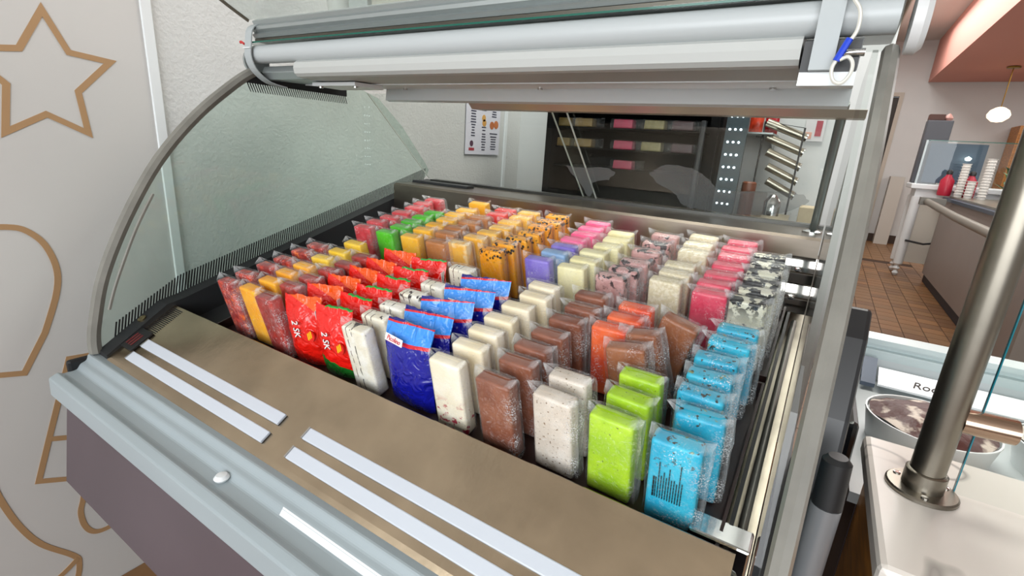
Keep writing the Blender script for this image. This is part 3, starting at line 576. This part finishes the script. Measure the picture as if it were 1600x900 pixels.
# ------------------------------------------------------------------ foil bags
def pouch_mesh(name, m, w, h, th, seed, lean=0.0):
    nu, nv = 13, 12; vs = []
    for side in (-1, 1):
        for j in range(nv):
            v = j / (nv - 1)
            for i in range(nu):
                u = i / (nu - 1) * 2 - 1
                prof = max(0, 1 - u * u) ** .6 * max(0.0, math.sin(math.pi * min(1, .06 + v / .92))) ** .6
                x = u * w / 2 * (1 - .10 * prof * (1 - abs(u)) + (.03 if v > .9 else 0)); y = side * (th / 2 * prof + .0004)
                y += .0042 * noise.noise(Vector((u * 4 + seed, v * 6, side * 1.1))) * (0.35 + prof) + lean * max(0, v - .72) ** 1.5
                z = v * h + .004 * noise.noise(Vector((u * 2 + seed * 3, 0, 0))) * v
                if v == 1 and i % 2: z -= .0016
                vs.append((x, y, z))
    fs = []
    for s_ in range(2):
        o_ = s_ * nu * nv
        for j in range(nv - 1):
            for i in range(nu - 1):
                a = o_ + j * nu + i; f = (a, a + 1, a + nu + 1, a + nu); fs.append(f)
    return MB().add(vs, fs).mesh(name, m, smooth=True), vs
def foil_mat(name, kind):
    m = bpy.data.materials.new(name); m.use_nodes = True; nt = m.node_tree; b = nt.nodes['Principled BSDF']; N = nt.nodes.new; Lk = nt.links.new
    b.inputs['Roughness'].default_value = .22; b.inputs['Coat Weight'].default_value = .5; b.inputs['Coat Roughness'].default_value = .1
    tc = N('ShaderNodeTexCoord'); g = N('ShaderNodeSeparateXYZ'); Lk(tc.outputs['Generated'], g.inputs[0])
    r = N('ShaderNodeValToRGB'); r.color_ramp.interpolation = 'CONSTANT'
    ma = N('ShaderNodeMath'); ma.operation = 'MULTIPLY_ADD'; Lk(g.outputs[0], ma.inputs[0]); ma.inputs[1].default_value = -.05 if kind == 'blue' else .22; Lk(g.outputs[2], ma.inputs[2]); Lk(ma.outputs[0], r.inputs[0])
    if kind == 'blue': stops = [(0, '#14188c'), (.735, '#d0202c'), (.77, '#3a8ee6'), (.93, '#d0202c'), (.95, '#141a70')]
    elif kind == 'red': stops = [(0, '#c21a12'), (.30, '#d91a10'), (1.02, '#e8300f'), (1.10, '#ec5512')]
    else: stops = [(0, '#1f6a24'), (.34, '#e11a12')]
    el = r.color_ramp.elements
    el[0].position, el[0].color = stops[0][0], lin(stops[0][1]); el[1].position, el[1].color = stops[1][0], lin(stops[1][1])
    for p, c in stops[2:]: e = el.new(p); e.color = lin(c)
    Lk(r.outputs[0], b.inputs['Base Color'])
    n = N('ShaderNodeTexNoise'); n.inputs['Scale'].default_value = 45; n.inputs['Detail'].default_value = 2; n.inputs['Distortion'].default_value = .8; Lk(tc.outputs['Object'], n.inputs['Vector'])
    bp_ = N('ShaderNodeBump'); bp_.inputs['Strength'].default_value = .8; bp_.inputs['Distance'].default_value = .012; Lk(n.outputs['Fac'], bp_.inputs['Height']); Lk(bp_.outputs[0], b.inputs['Normal'])
    return m
blueF, redF, rgF = foil_mat('blue_foil', 'blue'), foil_mat('red_foil', 'red'), foil_mat('red_green_foil', 'rg')
whiteP = mat('white_print', '#f2f2f0', .4); redP = mat('red_print', '#c81e2a', .4); blackP = mat('black_print', '#151515', .5); yelP = mat('yellow_print', '#f0c41c', .4); greenP = mat('green_seal', '#2c9a3c', .35); orangeP = mat('orange_print', '#f07a18', .4)
picT = text_mesh('brand_lettering', 'Picolino', .0125, redP, shear=.25); skT = text_mesh('brand_lettering', '2 SK', .020, whiteP); skS = text_mesh('brand_outline', '2 SK', .020, blackP, .0002)
RX90 = Matrix.Rotation(math.pi / 2, 4, 'X')
def bag(kind, x, y, label, group, seed, w, h, yaw=0.0, lean=0.07):
    p = tp(x, y)
    t = empty('ice_cream_bag', p); t.matrix_world = Matrix.Translation(p) @ TX @ Matrix.Rotation(yaw, 4, 'Z') @ Matrix.Rotation(math.radians(-5), 4, 'X')
    tag(t, label, 'ice cream bag', group)
    me, vs = pouch_mesh('pouch', {'blue': blueF, 'red': redF, 'rg': rgF}[kind], w, h, .037, seed, lean)
    obj('pouch', me, t)
    def fy(u, v):     # y of the bag's front sheet
        i = round((u + 1) / 2 * 12); j = round(v * 11); return vs[j * 13 + i][1]
    if kind == 'blue':
        z = h * .845; yy = min(fy(u, v) for u in (-.6, -.3, 0, .2) for v in (.75, .85, .9))
        bd = MB().box(-.034, .006, -.0004, .0004, -.0065, .0065).build('logo_badge', whiteP, t, bevel=.002); sl = math.radians(14)
        bd.matrix_local = Matrix.Translation((0, yy - .0008, z)) @ Matrix.Rotation(math.radians(-16), 4, 'X') @ Matrix.Rotation(math.radians(6), 4, 'Y')
        lt = obj('brand_lettering', picT, bd); lt.matrix_local = Matrix.Translation((-.014, -.0011, 0)) @ RX90 @ Matrix.Diagonal((.78, 1, 1, 1))
    else:
        yy = min(fy(u, v) for u in (-.3, 0, .3) for v in (.3, .5, .6)) - .0006
        rot = Matrix.Rotation(math.radians(90), 4, 'Y')
        for dx, me_, dy in ((.0008, skS, .0), (0, skT, -.0006)):
            o = obj(me_.name, me_, t); o.matrix_local = Matrix.Translation((-w * .10 + dx, yy + dy, h * .58 - dx)) @ rot @ RX90
        q = MB().tube([(w * .24, yy + .003, h * .50), (w * .24, yy - .0004, h * .50)], [.012, .0118], 16).build('printed_badge', mat('badge_red', '#d9231a', .35), t)
        s_ = MB(); [s_.box(w * .24 - .004 + .004 * k, w * .24 - .0015 + .004 * k, yy - .0009, yy - .0004, h * .44 + .003 * k, h * .54 + .003 * k) for k in range(3)]; s_.build('printed_squiggle', yelP, t)
        if kind == 'rg':
            sv = [vs[11 * 13 + i] for i in range(3, 13)]; tv = [vs[10 * 13 + i] for i in range(3, 13)]
            MB().add([(a[0], a[1] - .0015, a[2]) for a in sv] + [(a[0], a[1] - .0022, a[2] * .985) for a in sv] + [(a[0], a[1] + .0026, a[2]) for a in sv], [(i, i + 1, 11 + i, 10 + i) for i in range(9)] + [(i, i + 1, 21 + i, 20 + i) for i in range(9)]).build('green_seal_strip', greenP, t)
        tg = MB().box(w * .47, w * .47 + .0006, -.012, .004, h * .40, h * .86).build('bar_code_label', whiteP, t)
        bc = MB(); [bc.box(w * .47 - .0003, w * .47 + .0009, -.010 + .0022 * k, -.0088 + .0022 * k, h * .44, h * (.8 - .1 * random.random())) for k in range(6)]; bc.build('bar_code_print', blackP, tg)
    return t
for i, (x, y) in enumerate(zip((-.841, -.837, -.833, -.823, -.819, -.813), (.022, .071, .114, .159, .204, .258))):
    bag('red', x + .033, y + .016, 'red foil ice cream bag with orange top, %s from the deck' % ORD[i], 'plain red foil bags', i * 1.7 + .3, .086, .146, math.radians(random.uniform(2, 14)))
for i, (x, y) in enumerate(zip((-.754, -.750, -.743, -.738, -.732, -.726), (.023, .070, .112, .160, .206, .258))):
    bag('rg', x + .033, y + .016, 'red foil ice cream bag with green top seal, %s from the deck' % ORD[i], 'red foil bags with green seals', i * 2.3 + .9, .086, .143, math.radians(random.uniform(0, 12)))
for i, (x, y) in enumerate(zip((-.585, -.580, -.573, -.563, -.560), (.025, .067, .115, .165, .213))):
    bag('blue', x + .047, y + .016, 'dark blue foil bag with light blue top and red stripe, %s from the deck' % ORD[i], 'dark blue foil bags', i * 1.9 + .5, .104, .155, math.radians(random.uniform(-2, 12)), .11)

# ------------------------------------------------------------------ things behind the case
ps = tag(empty('allergen_poster', (XW + .002, 1.55, .38)), 'white printed allergen list poster on textured wall behind the glass', 'poster')
PY0, PY1, PZ0, PZ1 = -.145, .14, -.018, .29
MB().box(-.001, .001, PY0, PY1, PZ0, PZ1).build('poster_sheet', mat('poster_paper', '#d9d8e2', .5), ps)
for ci, (yc, rows) in enumerate(((-.088, [(.275, 8), (.262, 3)] + [(.245 - k * .0125, 6 if k < 11 else 4) for k in range(15)]), (.0, [(.262, 6), (.25, 3)] + [(.228 - k * .012, 5) for k in range(4)] + [(.112, 6), (.098, 4)] + [(.08 - k * .0125, 5) for k in range(7)]), (.085, [(.262, 9), (.25, 3)] + [(.225 - k * .0115, 6) for k in range(6)] + [(.085, 9)] + [(.070 - k * .012, 7) for k in range(6)]))):
    b_ = MB()
    for z, wn in rows:
        hw = .0035 * wn * random.uniform(.75, 1.1); b_.box(.001, .0016, yc - hw, yc + hw, z - .0028, z + .0028)
    b_.build('text_column', mat('poster_ink', '#3a3a4e', .6), ps)
for yc, zc, r, c in ((-.003, .155, .016, '#d4a257'), (.002, .133, .017, '#cf9a4e'), (.068, .125, .019, '#b8693a'), (.105, .13, .02, '#c27443')):
    MB().tube([(.0008, yc, zc), (.0018, yc, zc)], r, 14).build('nut_picture', mat('nut_' + c[1:], c, .6), ps)
MB().box(.001, .0018, -.118, -.075, .0, .013).build('logo_bar', mat('logo_red', '#a83a45', .5), ps)
MB().tube([(.001, -.097, .033), (.0018, -.097, .033)], .014, 14).build('logo_mark', mat('logo_dark', '#54344a', .5), ps)

# upright freezer with packed popsicles
fz = tag(empty('upright_freezer', (-.76, 1.5, FLOOR)), 'dark upright glass door freezer with packed popsicles on black shelves', 'freezer')
fb_ = mat('freezer_black', '#060607', .85, spec=.2)
FX0, FX1 = -.345, .385
f0 = MB(); f0.box(FX0, FX1, .30, .33, 0, 1.75).box(FX0, FX0 + .03, 0, .30, 0, 1.75).box(FX1 - .03, FX1, 0, .30, 0, 1.75).box(FX0, FX1, 0, .30, 1.70, 1.75).box(FX0, FX1, 0, .30, 0, .12)
f0.build('freezer_body', fb_, fz)
SH = (1.05, 1.205, 1.285, 1.37, 1.46)
for z in SH: MB().box(FX0 + .03, FX1 - .03, .02, .30, z - .012, z - .006).build('freezer_shelf', fb_, fz)
dm = MB(); dm.box(.345, .375, -.02, 0, .1, 1.72).box(FX0, FX0 + .03, -.02, 0, .1, 1.72); dm.build('freezer_door_frame', fb_, fz)
MB().box(.315, .335, -.045, -.02, .95, 1.40).build('freezer_handle', mat('handle_black', '#1c1d20', .35), fz, bevel=.006)
ls = MB().box(.395, .47, .01, .03, .95, 1.75).build('light_strip_panel', mat('dark_teal_panel', '#20333a', .3), fz)
ledw = mat('white_led_dot', '#eaf6ff', .3, emit=7.0)
for i in range(3):
    for j in range(9): MB().tube([(.41 + i * .019, .006, 1.06 + j * .045), (.41 + i * .019, .01, 1.06 + j * .045)], .0038, 8).build('led_dot', ledw, ls)
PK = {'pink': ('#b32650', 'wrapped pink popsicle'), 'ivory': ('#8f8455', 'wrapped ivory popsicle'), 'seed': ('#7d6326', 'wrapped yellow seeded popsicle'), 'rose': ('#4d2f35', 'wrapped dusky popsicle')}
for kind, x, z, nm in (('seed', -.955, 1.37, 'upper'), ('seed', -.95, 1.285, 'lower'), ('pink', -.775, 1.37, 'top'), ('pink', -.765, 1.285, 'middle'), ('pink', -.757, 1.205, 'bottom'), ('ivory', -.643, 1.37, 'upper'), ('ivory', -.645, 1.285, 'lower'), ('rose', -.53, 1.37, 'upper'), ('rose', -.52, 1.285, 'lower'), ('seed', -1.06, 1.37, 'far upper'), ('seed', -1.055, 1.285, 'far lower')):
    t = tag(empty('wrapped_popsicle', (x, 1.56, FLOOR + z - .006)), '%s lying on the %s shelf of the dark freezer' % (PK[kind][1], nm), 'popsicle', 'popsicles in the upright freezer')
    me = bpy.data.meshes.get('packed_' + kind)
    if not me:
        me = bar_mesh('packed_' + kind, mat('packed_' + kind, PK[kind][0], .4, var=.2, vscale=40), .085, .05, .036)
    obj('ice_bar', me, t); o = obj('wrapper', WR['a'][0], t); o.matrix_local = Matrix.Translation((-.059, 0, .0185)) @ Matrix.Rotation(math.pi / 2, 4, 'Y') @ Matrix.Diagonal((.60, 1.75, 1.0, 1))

# wall shelf with snacks, tube rack, machine, carton
tsh = tag(empty('wall_shelf', (-.31, 1.78, .52)), 'small steel wall shelf above the bar equipment beside the freezer', 'shelf')
MB().box(-.07, .09, -.12, .12, .0, .006).build('shelf_board', alum, tsh)
MB().prism([(-.11, 0), (.12, 0), (.12, -.06)], -.06, -.055).build('shelf_bracket', alum, tsh); MB().prism([(-.11, 0), (.12, 0), (.12, -.06)], .075, .08).build('shelf_bracket', alum, tsh)
for i, c in enumerate(('#c02a22', '#d2452a', '#a81f26')):
    me, _ = pouch_mesh('pouch', mat('snack_foil_%d' % i, c, .3, var=.3, vscale=50), .05, .09, .03, i * 3.3)
    t = tag(empty('snack_bag', (-.345 + i * .05, 1.70 + .05 * i, .5265)), ('crimson', 'orange red', 'dark red')[i] + ' snack bag standing on the small steel wall shelf', 'snack bag', 'snack bags on the wall shelf'); obj('pouch', me, t)
rk = tag(empty('tube_rack', (-.17, 1.74, .20)), 'rack of slanted stainless cup dispenser tubes on a black wire frame', 'cup dispenser')
for i in range(5):
    z = .345 - i * .055
    tb = MB().tube([(-.085 + .01 * i, -.02, z + .022), (.06, .0, z - .03)], .0155, 16).build('dispenser_tube', steel, rk, smooth=True)
    MB().tube([(.058, 0, z - .0292), (.062, 0, z - .0306)], .0175, 16).build('tube_ring', chrome, tb, smooth=True)
fr_ = MB(); fr_.tube([(.045, -.022, -.144), (.05, -.022, .35), (-.09, -.022, .37), (-.09, -.022, -.144)], .0035, 6).tube([(-.09, -.022, .31), (-.115, -.022, .312)], .0035, 6)
fr_.build('wire_frame', blackM, rk)
mc = tag(empty('bar_blender_station', (-.205, 1.60, .056)), 'clutter of steel and glass bar equipment with blender base beside the freezer', 'bar equipment')
MB().box(-.06, .06, -.06, .06, 0, .11).build('machine_body', blackM, mc, bevel=.01)
MB().prism([(-.075, .10), (.06, .17), (.06, .11), (-.075, .09)], -.065, .10).build('machine_hood', steel, mc)
MB().lathe((-.02, -.03, .16), [(.03, 0), (.036, .03), (.038, .09), (.034, .092)], 16).build('glass_jar', glass('jar_glass', (.85, .8, .78), 1.45), mc, smooth=True)
MB().lathe((-.055, .0, .15), [(.026, 0), (.026, .13), (.02, .135)], 14).build('amber_jar', mat('amber_contents', '#7a3e22', .3), mc, smooth=True)
MB().lathe((.04, -.03, .17), [(.028, 0), (.03, .05), (.012, .075), (.004, .08)], 16).build('chrome_cup', chrome, mc, smooth=True)
MB().tube([(.02, -.06, .12), (.10, -.04, .08), (.12, -.03, .0)], .008, 8).build('black_arm', blackM, mc, smooth=True)
tag(MB().box(-.075, -.01, 1.555, 1.66, .056, .27).build('cardboard_carton', mat('carton_beige', '#b7a88d', .7, var=.08), bevel=.003), 'open beige cardboard carton standing below the dispenser tubes', 'carton')
tag(MB().box(-.35, .03, 1.52, 1.88, FLOOR, .055).build('bar_cabinet', mat('bar_cabinet_grey', '#77746d', .5), bevel=.004), 'grey bar cabinet under the steel equipment beside the freezer', 'cabinet')
nt_ = tag(empty('wall_notice', (-.09, 1.897, .56)), 'small framed notice with red print on grey wall', 'notice')
MB().box(-.04, .03, -.004, 0, -.05, .05).build('notice_frame', mat('notice_white', '#c9c6c6', .4), nt_); MB().box(-.002, .02, -.0055, -.004, -.03, .03).build('notice_red_print', mat('notice_red', '#a0404a', .5), nt_); MB().box(-.035, -.012, -.0055, -.004, -.04, -.015).build('notice_picture', mat('notice_peach', '#cf9a86', .5), nt_)
# paper cup and boxes on top of the case
pc = tag(MB().lathe((-1.125, .40, .681), [(.030, 0), (.030, .004), (.040, .11), (.042, .112), (.038, .112), (.029, .006)], 24).build('paper_cup', mat('paper_white', '#e6e2dc', .6), smooth=True), 'white paper cup standing on top of the display case', 'cup')
tag(MB().box(-1.075, -1.01, .38, .55, .681, .86).build('storage_box', mat('box_grey_white', '#c8cac6', .6), bevel=.003), 'pale grey box standing on the case beside the paper cup', 'box')
tag(MB().box(-1.0, -.90, .38, .55, .681, .80).build('storage_bin', mat('box_cream', '#cfc9ba', .6), bevel=.01), 'cream plastic bin standing on the case', 'bin')
part(MB().box(XA, XB, .32, .62, .672, .680), 'top_shelf', alum)

# ------------------------------------------------------------------ right foreground: marble counter, post, sneeze guard
def marble():
    m = bpy.data.materials.new('white_marble'); m.use_nodes = True; nt = m.node_tree; b = nt.nodes['Principled BSDF']; N = nt.nodes.new; Lk = nt.links.new
    tc = N('ShaderNodeTexCoord'); n = N('ShaderNodeTexNoise'); n.inputs['Scale'].default_value = 4.0; n.inputs['Detail'].default_value = 3; n.inputs['Distortion'].default_value = .6; Lk(tc.outputs['Object'], n.inputs['Vector'])
    s = N('ShaderNodeMath'); s.operation = 'SUBTRACT'; s.inputs[1].default_value = .5; Lk(n.outputs['Fac'], s.inputs[0]); a = N('ShaderNodeMath'); a.operation = 'ABSOLUTE'; Lk(s.outputs[0], a.inputs[0])
    r = N('ShaderNodeValToRGB'); r.color_ramp.elements[0].position = 0; r.color_ramp.elements[0].color = lin('#9a9690'); r.color_ramp.elements[1].position = .012; r.color_ramp.elements[1].color = lin('#d9d2ca'); Lk(a.outputs[0], r.inputs[0]); Lk(r.outputs[0], b.inputs['Base Color']); b.inputs['Roughness'].default_value = .25
    return m
ct = tag(empty('marble_counter', (.5, .24, FLOOR)), 'white veined marble counter on an orange wood base beside the display case', 'counter')
MB().box(.132 - .5, 1.3 - .5, .075 - .24, .405 - .24, -FLOOR - .034, -FLOOR).build('marble_top', marble(), ct, bevel=.008)
MB().box(.15 - .5, 1.28 - .5, .10 - .24, .40 - .24, .0, -FLOOR - .034).build('wood_base', wood, ct)
satin = mat('satin_steel', '#8d877c', .32, 1.0, var=.05, vscale=30)
po = tag(empty('guard_post', (.191, .275, 0)), 'thick satin steel post with round flange on the marble counter', 'post')
MB().lathe((0, 0, 0), [(.041, 0), (.041, .004), (.039, .006), (.024, .0065)], 32).build('flange', satin, po, smooth=True)
for k in range(3):
    a = k * 2.1 + .5; MB().lathe((.031 * math.cos(a), .031 * math.sin(a), .0062), [(.0045, 0), (.0045, .0015), (.002, .002)], 10).build('screw', chrome, po)
MB().lathe((0, 0, .0062), [(.0235, 0), (.0235, .024), (.021, .026)], 28).build('collar', satin, po, smooth=True)
MB().lathe((0, 0, .03), [(.0195, 0), (.0195, 1.1)], 28).build('pole', satin, po, smooth=True)
MB().tube([(.016, .006, .112), (.07, .012, .112)], .0165, 20).build('glass_clamp', mat('clamp_copper_steel', '#b39a86', .18, 1.0), po, smooth=True)
sg = tag(empty('sneeze_guard', (.228, .289, .003)), 'clear sneeze guard pane with blue green edge on the marble counter', 'glass guard')
MB().box(0, 1.0, 0, .006, 0, .55).build('guard_pane', clrG, sg); MB().box(-.0012, 0, 0, .006, 0, .55).build('guard_edge', mat('teal_edge', '#0e6a78', .15), sg)
# second case with gelato tubs
g2 = tag(empty('gelato_case', (.6, .75, FLOOR)), 'white open gelato tub case behind the marble counter', 'display case')
G = lambda *a: (a[0] - .6, a[1] - .6, a[2] - .75, a[3] - .75, a[4] - FLOOR, a[5] - FLOOR)
frM = mat('pale_blue_frame', '#c4d0d2', .3, .2)
def G2(mb_prof, x0, x1): return MB().prism([(y - .75, z - FLOOR) for y, z in mb_prof], x0 - .6, x1 - .6)
G2([(.985, .0), (.985, -.014), (.995, -.016), (.995, -.026), (.98, -.028), (.98, -.05), (1.05, -.05), (1.05, .0)], .135, 1.3).build('rear_frame_rail', frM, g2)
G2([(.98, -.05), (1.05, -.05), (1.05, -.16), (.99, -.16)], .135, 1.3).build('inner_wall', mat('inner_white', '#c9ced0', .4), g2)
G2([(.90, -.088), (.955, -.062), (.958, -.068), (.903, -.094)], .20, 1.3).build('label_strip', mat('bright_label_white', '#f4f6fa', .3), g2)
G2([(.40, -.11), (.99, -.11), (.99, -.13), (.40, -.13)], .135, 1.3).build('case_floor', mat('case_floor_white', '#b9bfc0', .4), g2)
G2([(.41, -.131), (1.05, -.131), (1.05, FLOOR), (.41, FLOOR)], .15, 1.3).build('case_body', brownM, g2)
G2([(.985, .0), (.985, -.10), (.96, -.10), (.975, .0)], .135, .158).build('frame_corner', mat('navy_corner', '#1c2c52', .4), g2)
G2([(.90, -.10), (.97, -.055), (.97, -.045), (.90, -.09)], .165, .195).build('label_bracket', mat('slate_bracket', '#4a5668', .4), g2)
lt = obj('flavour_lettering', text_mesh('flavour_lettering', 'Rocky R', .03, mat('dark_brown_ink', '#2a1a16', .5), shear=.2), g2)
lt.matrix_local = Matrix.Translation((.318 - .6, .922 - .75, -.077 - FLOOR)) @ Matrix.Rotation(math.atan2(.026, .055), 4, 'X')
G2([(.41, -.13), (.43, .0), (.44, .0), (1.04, -.01), (1.04, -.13)], .110, .128).build('end_cheek', mat('black_gloss_cheek', '#17181a', .25), g2, bevel=.01)
def tub(x, y, r, z, c1, c2, label):
    t = tag(empty('gelato_tub', (x, y, z - .005)), label, 'gelato tub')
    MB().lathe((0, 0, 0), [(r * .9, 0), (r * 1.0, .055), (r * 1.015, .058), (r * 1.015, .061), (r * .985, .061), (r * .97, .05)], 36).build('tub_bowl', wplast, t, smooth=True)
    b_ = MB(); n = 36; vs = [(0, 0, .078)]; fs = []
    for j in range(1, 9):
        for k in range(n):
            a = 2 * math.pi * k / n; rr = r * .955 * j / 8; vs.append((rr * math.cos(a), rr * math.sin(a), .058 + .02 * (1 - (j / 8) ** 2) + .010 * noise.noise(Vector((rr * 28 * math.cos(a), rr * 28 * math.sin(a), x * 9)))))
    fs += [(0, 1 + k, 1 + (k + 1) % n) for k in range(n)]
    for j in range(7): fs += [(1 + j * n + k, 1 + (j + 1) * n + k, 1 + (j + 1) * n + (k + 1) % n, 1 + j * n + (k + 1) % n) for k in range(n)]
    b_.add(vs, fs).build('gelato', mat('gelato_' + c1[1:], c1, .5, vscale=22, col2=c2, bump=.3, bscale=60, rlo=.53, rhi=.61), t, smooth=True)
tub(.262, .655, .105, -.105, '#4a241f', '#cbbcae', 'white tub of gelato swirled with dark chocolate')
tub(.50, .70, .105, -.105, '#cfc8bd', '#bdb4a6', 'white tub of pale cream gelato')

# ------------------------------------------------------------------ far shop furniture
fc = tag(empty('serving_counter', (1.5, 5.45, FLOOR)), 'long taupe serving counter running down the tiled aisle', 'counter')
MB().box(-.34, .5, -1.9, 1.6, .10, .97).build('counter_body', mat('taupe_panel', '#8f857f', .6, var=.03, vscale=2), fc); MB().box(-.32, .5, -1.88, 1.58, 0, .10).build('toe_kick', mat('navy_kick', '#20242e', .6), fc)
MB().box(-.36, .5, -1.9, 1.6, .97, 1.0).build('counter_top', mat('navy_top', '#2c3a4c', .4), fc)
MB().box(-.30, .5, -1.9, 1.6, 1.0, 1.02).build('steel_inset', steel, fc)
MB().tube([(-.45, -2.5, .86), (-.50, -.2, .90), (-.56, 1.1, .96)], .035, 14).build('tray_rail', mat('grey_rail', '#8b867c', .4, .5), fc, smooth=True)
MB().box(-.62, -.40, 1.05, 1.16, .92, 1.0).build('rail_bracket', mat('grey_bracket', '#77756f', .5, .3), fc)
tb_ = tag(empty('white_side_table', (1.25, 7.36, FLOOR)), 'white side table with turned legs at the end of the serving counter', 'table')
MB().box(-.42, .75, -.25, .25, 1.07, 1.13).build('table_top', wplast, tb_, bevel=.01); MB().box(-.36, .7, -.2, .2, .98, 1.07).build('apron', wplast, tb_)
for x, y in ((-.33, -.18), (-.33, .18), (.05, -.18), (.68, -.18)):
    MB().lathe((x, y, 0), [(.02, 0), (.035, .03), (.02, .06), (.04, .09), (.022, .12), (.05, .15), (.05, .98)], 12).build('leg', wplast, tb_, smooth=True)
MB().box(-.30, .02, -.17, -.15, .18, .98).build('modesty_panel', mat('cream_panel', '#c9c4b9', .6), tb_)
MB().tube([(-.33, -.24, .45), (-.15, -.26, .43), (.02, -.24, .47)], .012, 6).build('hanging_cable', blackM, tb_)
gd = tag(empty('glass_display_box', (1.35, 7.35, FLOOR + 1.13)), 'clear glass display box standing on the white side table', 'display box')
for a in ((-.48, .62, -.2, -.195, 0, .5), (-.48, -.475, -.2, .0, 0, .5), (-.48, .62, -.2, .0, .495, .5)): MB().box(*a).build('glass_pane', clrG, gd)
MB().box(-.495, -.475, -.215, -.195, 0, .5).build('corner_post', alum, gd)
MB().box(-.48, .62, -.205, -.2, .495, .503).build('top_edge', greenE, gd)
MB().lathe((-.06, -.10, .29), [(.0, 0), (.025, .01), (.03, .03), (.0, .05)], 12).build('lamp_bulb', mat('cool_bulb', '#eafff8', .3, emit=12), gd)
MB().box(-.42, .1, -.02, -.01, .02, .48).build('blue_back_panel', mat('slate_blue_panel', '#39485a', .5), gd)
bl = tag(MB().box(.845, 1.09, 7.40, 7.56, FLOOR + 1.131, 1.02).build('tall_cabinet', mat('slate_cabinet', '#4d4f55', .5), bevel=.01), 'slate grey cabinet standing on the white table behind the glass display box', 'cabinet')
tag(MB().box(.85, 1.0, 7.42, 7.54, 1.0205, 1.09).build('brown_box', mat('brown_carton', '#4a2d24', .6), bevel=.005), 'small dark brown box on top of the slate grey cabinet', 'box')
tag(MB().lathe((1.04, 7.48, 1.0205), [(.03, 0), (.045, .03), (.02, .07), (.002, .085)], 12).build('pink_ornament', mat('ornament_pink', '#b98a80', .5), smooth=True), 'small pink ornament beside the dark brown box', 'ornament')
tag(MB().box(.86, 1.06, 10.2, 10.45, FLOOR, .31).build('low_wall_panel', mat('low_panel_cream', '#bcb6ad', .6)), 'low cream partition against the far wall beside the doorway', 'partition')
for i, (x, y, h, n) in enumerate(((1.24, 6.9, .34, 'tall stack of white paper cups nearest the red jug'), (1.30, 6.75, .18, 'short stack of white paper cups between two tall stacks'), (1.40, 6.7, .42, 'tallest stack of white paper cups at the end of the counter'))):
    t = tag(empty('cup_stack', (x, y, FLOOR + 1.02)), n, 'cup stack', 'stacks of white paper cups')
    k = 0
    while k * .03 < h: MB().lathe((0, 0, k * .03), [(.034, 0), (.038, .029), (.044, .03), (.044, .034), (.036, .034)], 14).build('cup', mat('cup_white', '#e4e1db', .5), t, smooth=True); k += 1
for x, y, l in ((1.13, 7.0, 'red plastic jug standing beside the white cup stacks'), (1.33, 7.0, 'red plastic jug partly hidden behind the white cup stacks')):
    j = tag(empty('red_jug', (x, y, FLOOR + 1.02)), l, 'jug', 'red jugs')
    MB().lathe((0, 0, 0), [(.06, 0), (.065, .02), (.065, .17), (.03, .22), (.025, .24)], 16).build('jug_body', mat('jug_red', '#b02038', .35), j, smooth=True)
    MB().lathe((0, 0, .24), [(.03, 0), (.03, .03), (.015, .05)], 12).build('jug_cap', blackM, j, smooth=True)
# pendant lamp, orange cupboard, plant
pl = tag(empty('pendant_lamp', (1.75, 9.0, 1.23)), 'glowing round white pendant lamp hanging from a brass ceiling cap', 'pendant lamp')
MB().lathe((0, 0, -.10), [(.0, 0), (.06, .01), (.115, .06), (.125, .10), (.10, .155), (.05, .19), (.02, .2)], 24).build('globe_shade', mat('warm_globe', '#ffe9c4', .3, emit=2.2), pl, smooth=True)
MB().tube([(0, 0, .1), (0, 0, .605)], .006, 8).build('cord', mat('brass', '#8f6f32', .3, 1.0), pl); MB().lathe((0, 0, .585), [(.07, 0), (.075, .015), (.06, .024)], 18).build('ceiling_cap', mat('brass', '#8f6f32', .3, 1.0), pl, smooth=True)
cu = tag(empty('orange_cupboard', (2.5, 10.2, FLOOR)), 'orange wooden cupboard against the far wall', 'cupboard')
MB().box(-.28, .5, -.2, .28, 0, 2.02).build('cupboard_body', wood, cu); MB().box(-.26, .10, -.215, -.2, .1, 1.9).build('cupboard_door', wood, cu)
pt = tag(empty('potted_plant', (1.66, 6.9, FLOOR + 1.02)), 'leafy green potted plant behind the tallest cup stack', 'plant')
MB().lathe((0, 0, 0), [(.05, 0), (.06, .1), (.055, .1)], 14).build('pot', mat('pot_grey', '#8d8f93', .6), pt, smooth=True)
for k in range(16):
    a = k * 2.4; r = .04 + .05 * random.random(); z = .12 + .2 * random.random(); c = Vector((r * math.cos(a), r * math.sin(a), z)); d = Vector((math.cos(a), math.sin(a), .5)) * .09; s_ = Vector((-math.sin(a), math.cos(a), 0)) * .025
    MB().add([c, c + d * .5 + s_, c + d, c + d * .5 - s_, Vector((0, 0, .08))], [(0, 1, 2, 3), (4, 1, 0), (4, 0, 3)]).build('leaf', mat('leaf_green', '#3e5f28', .5), pt)
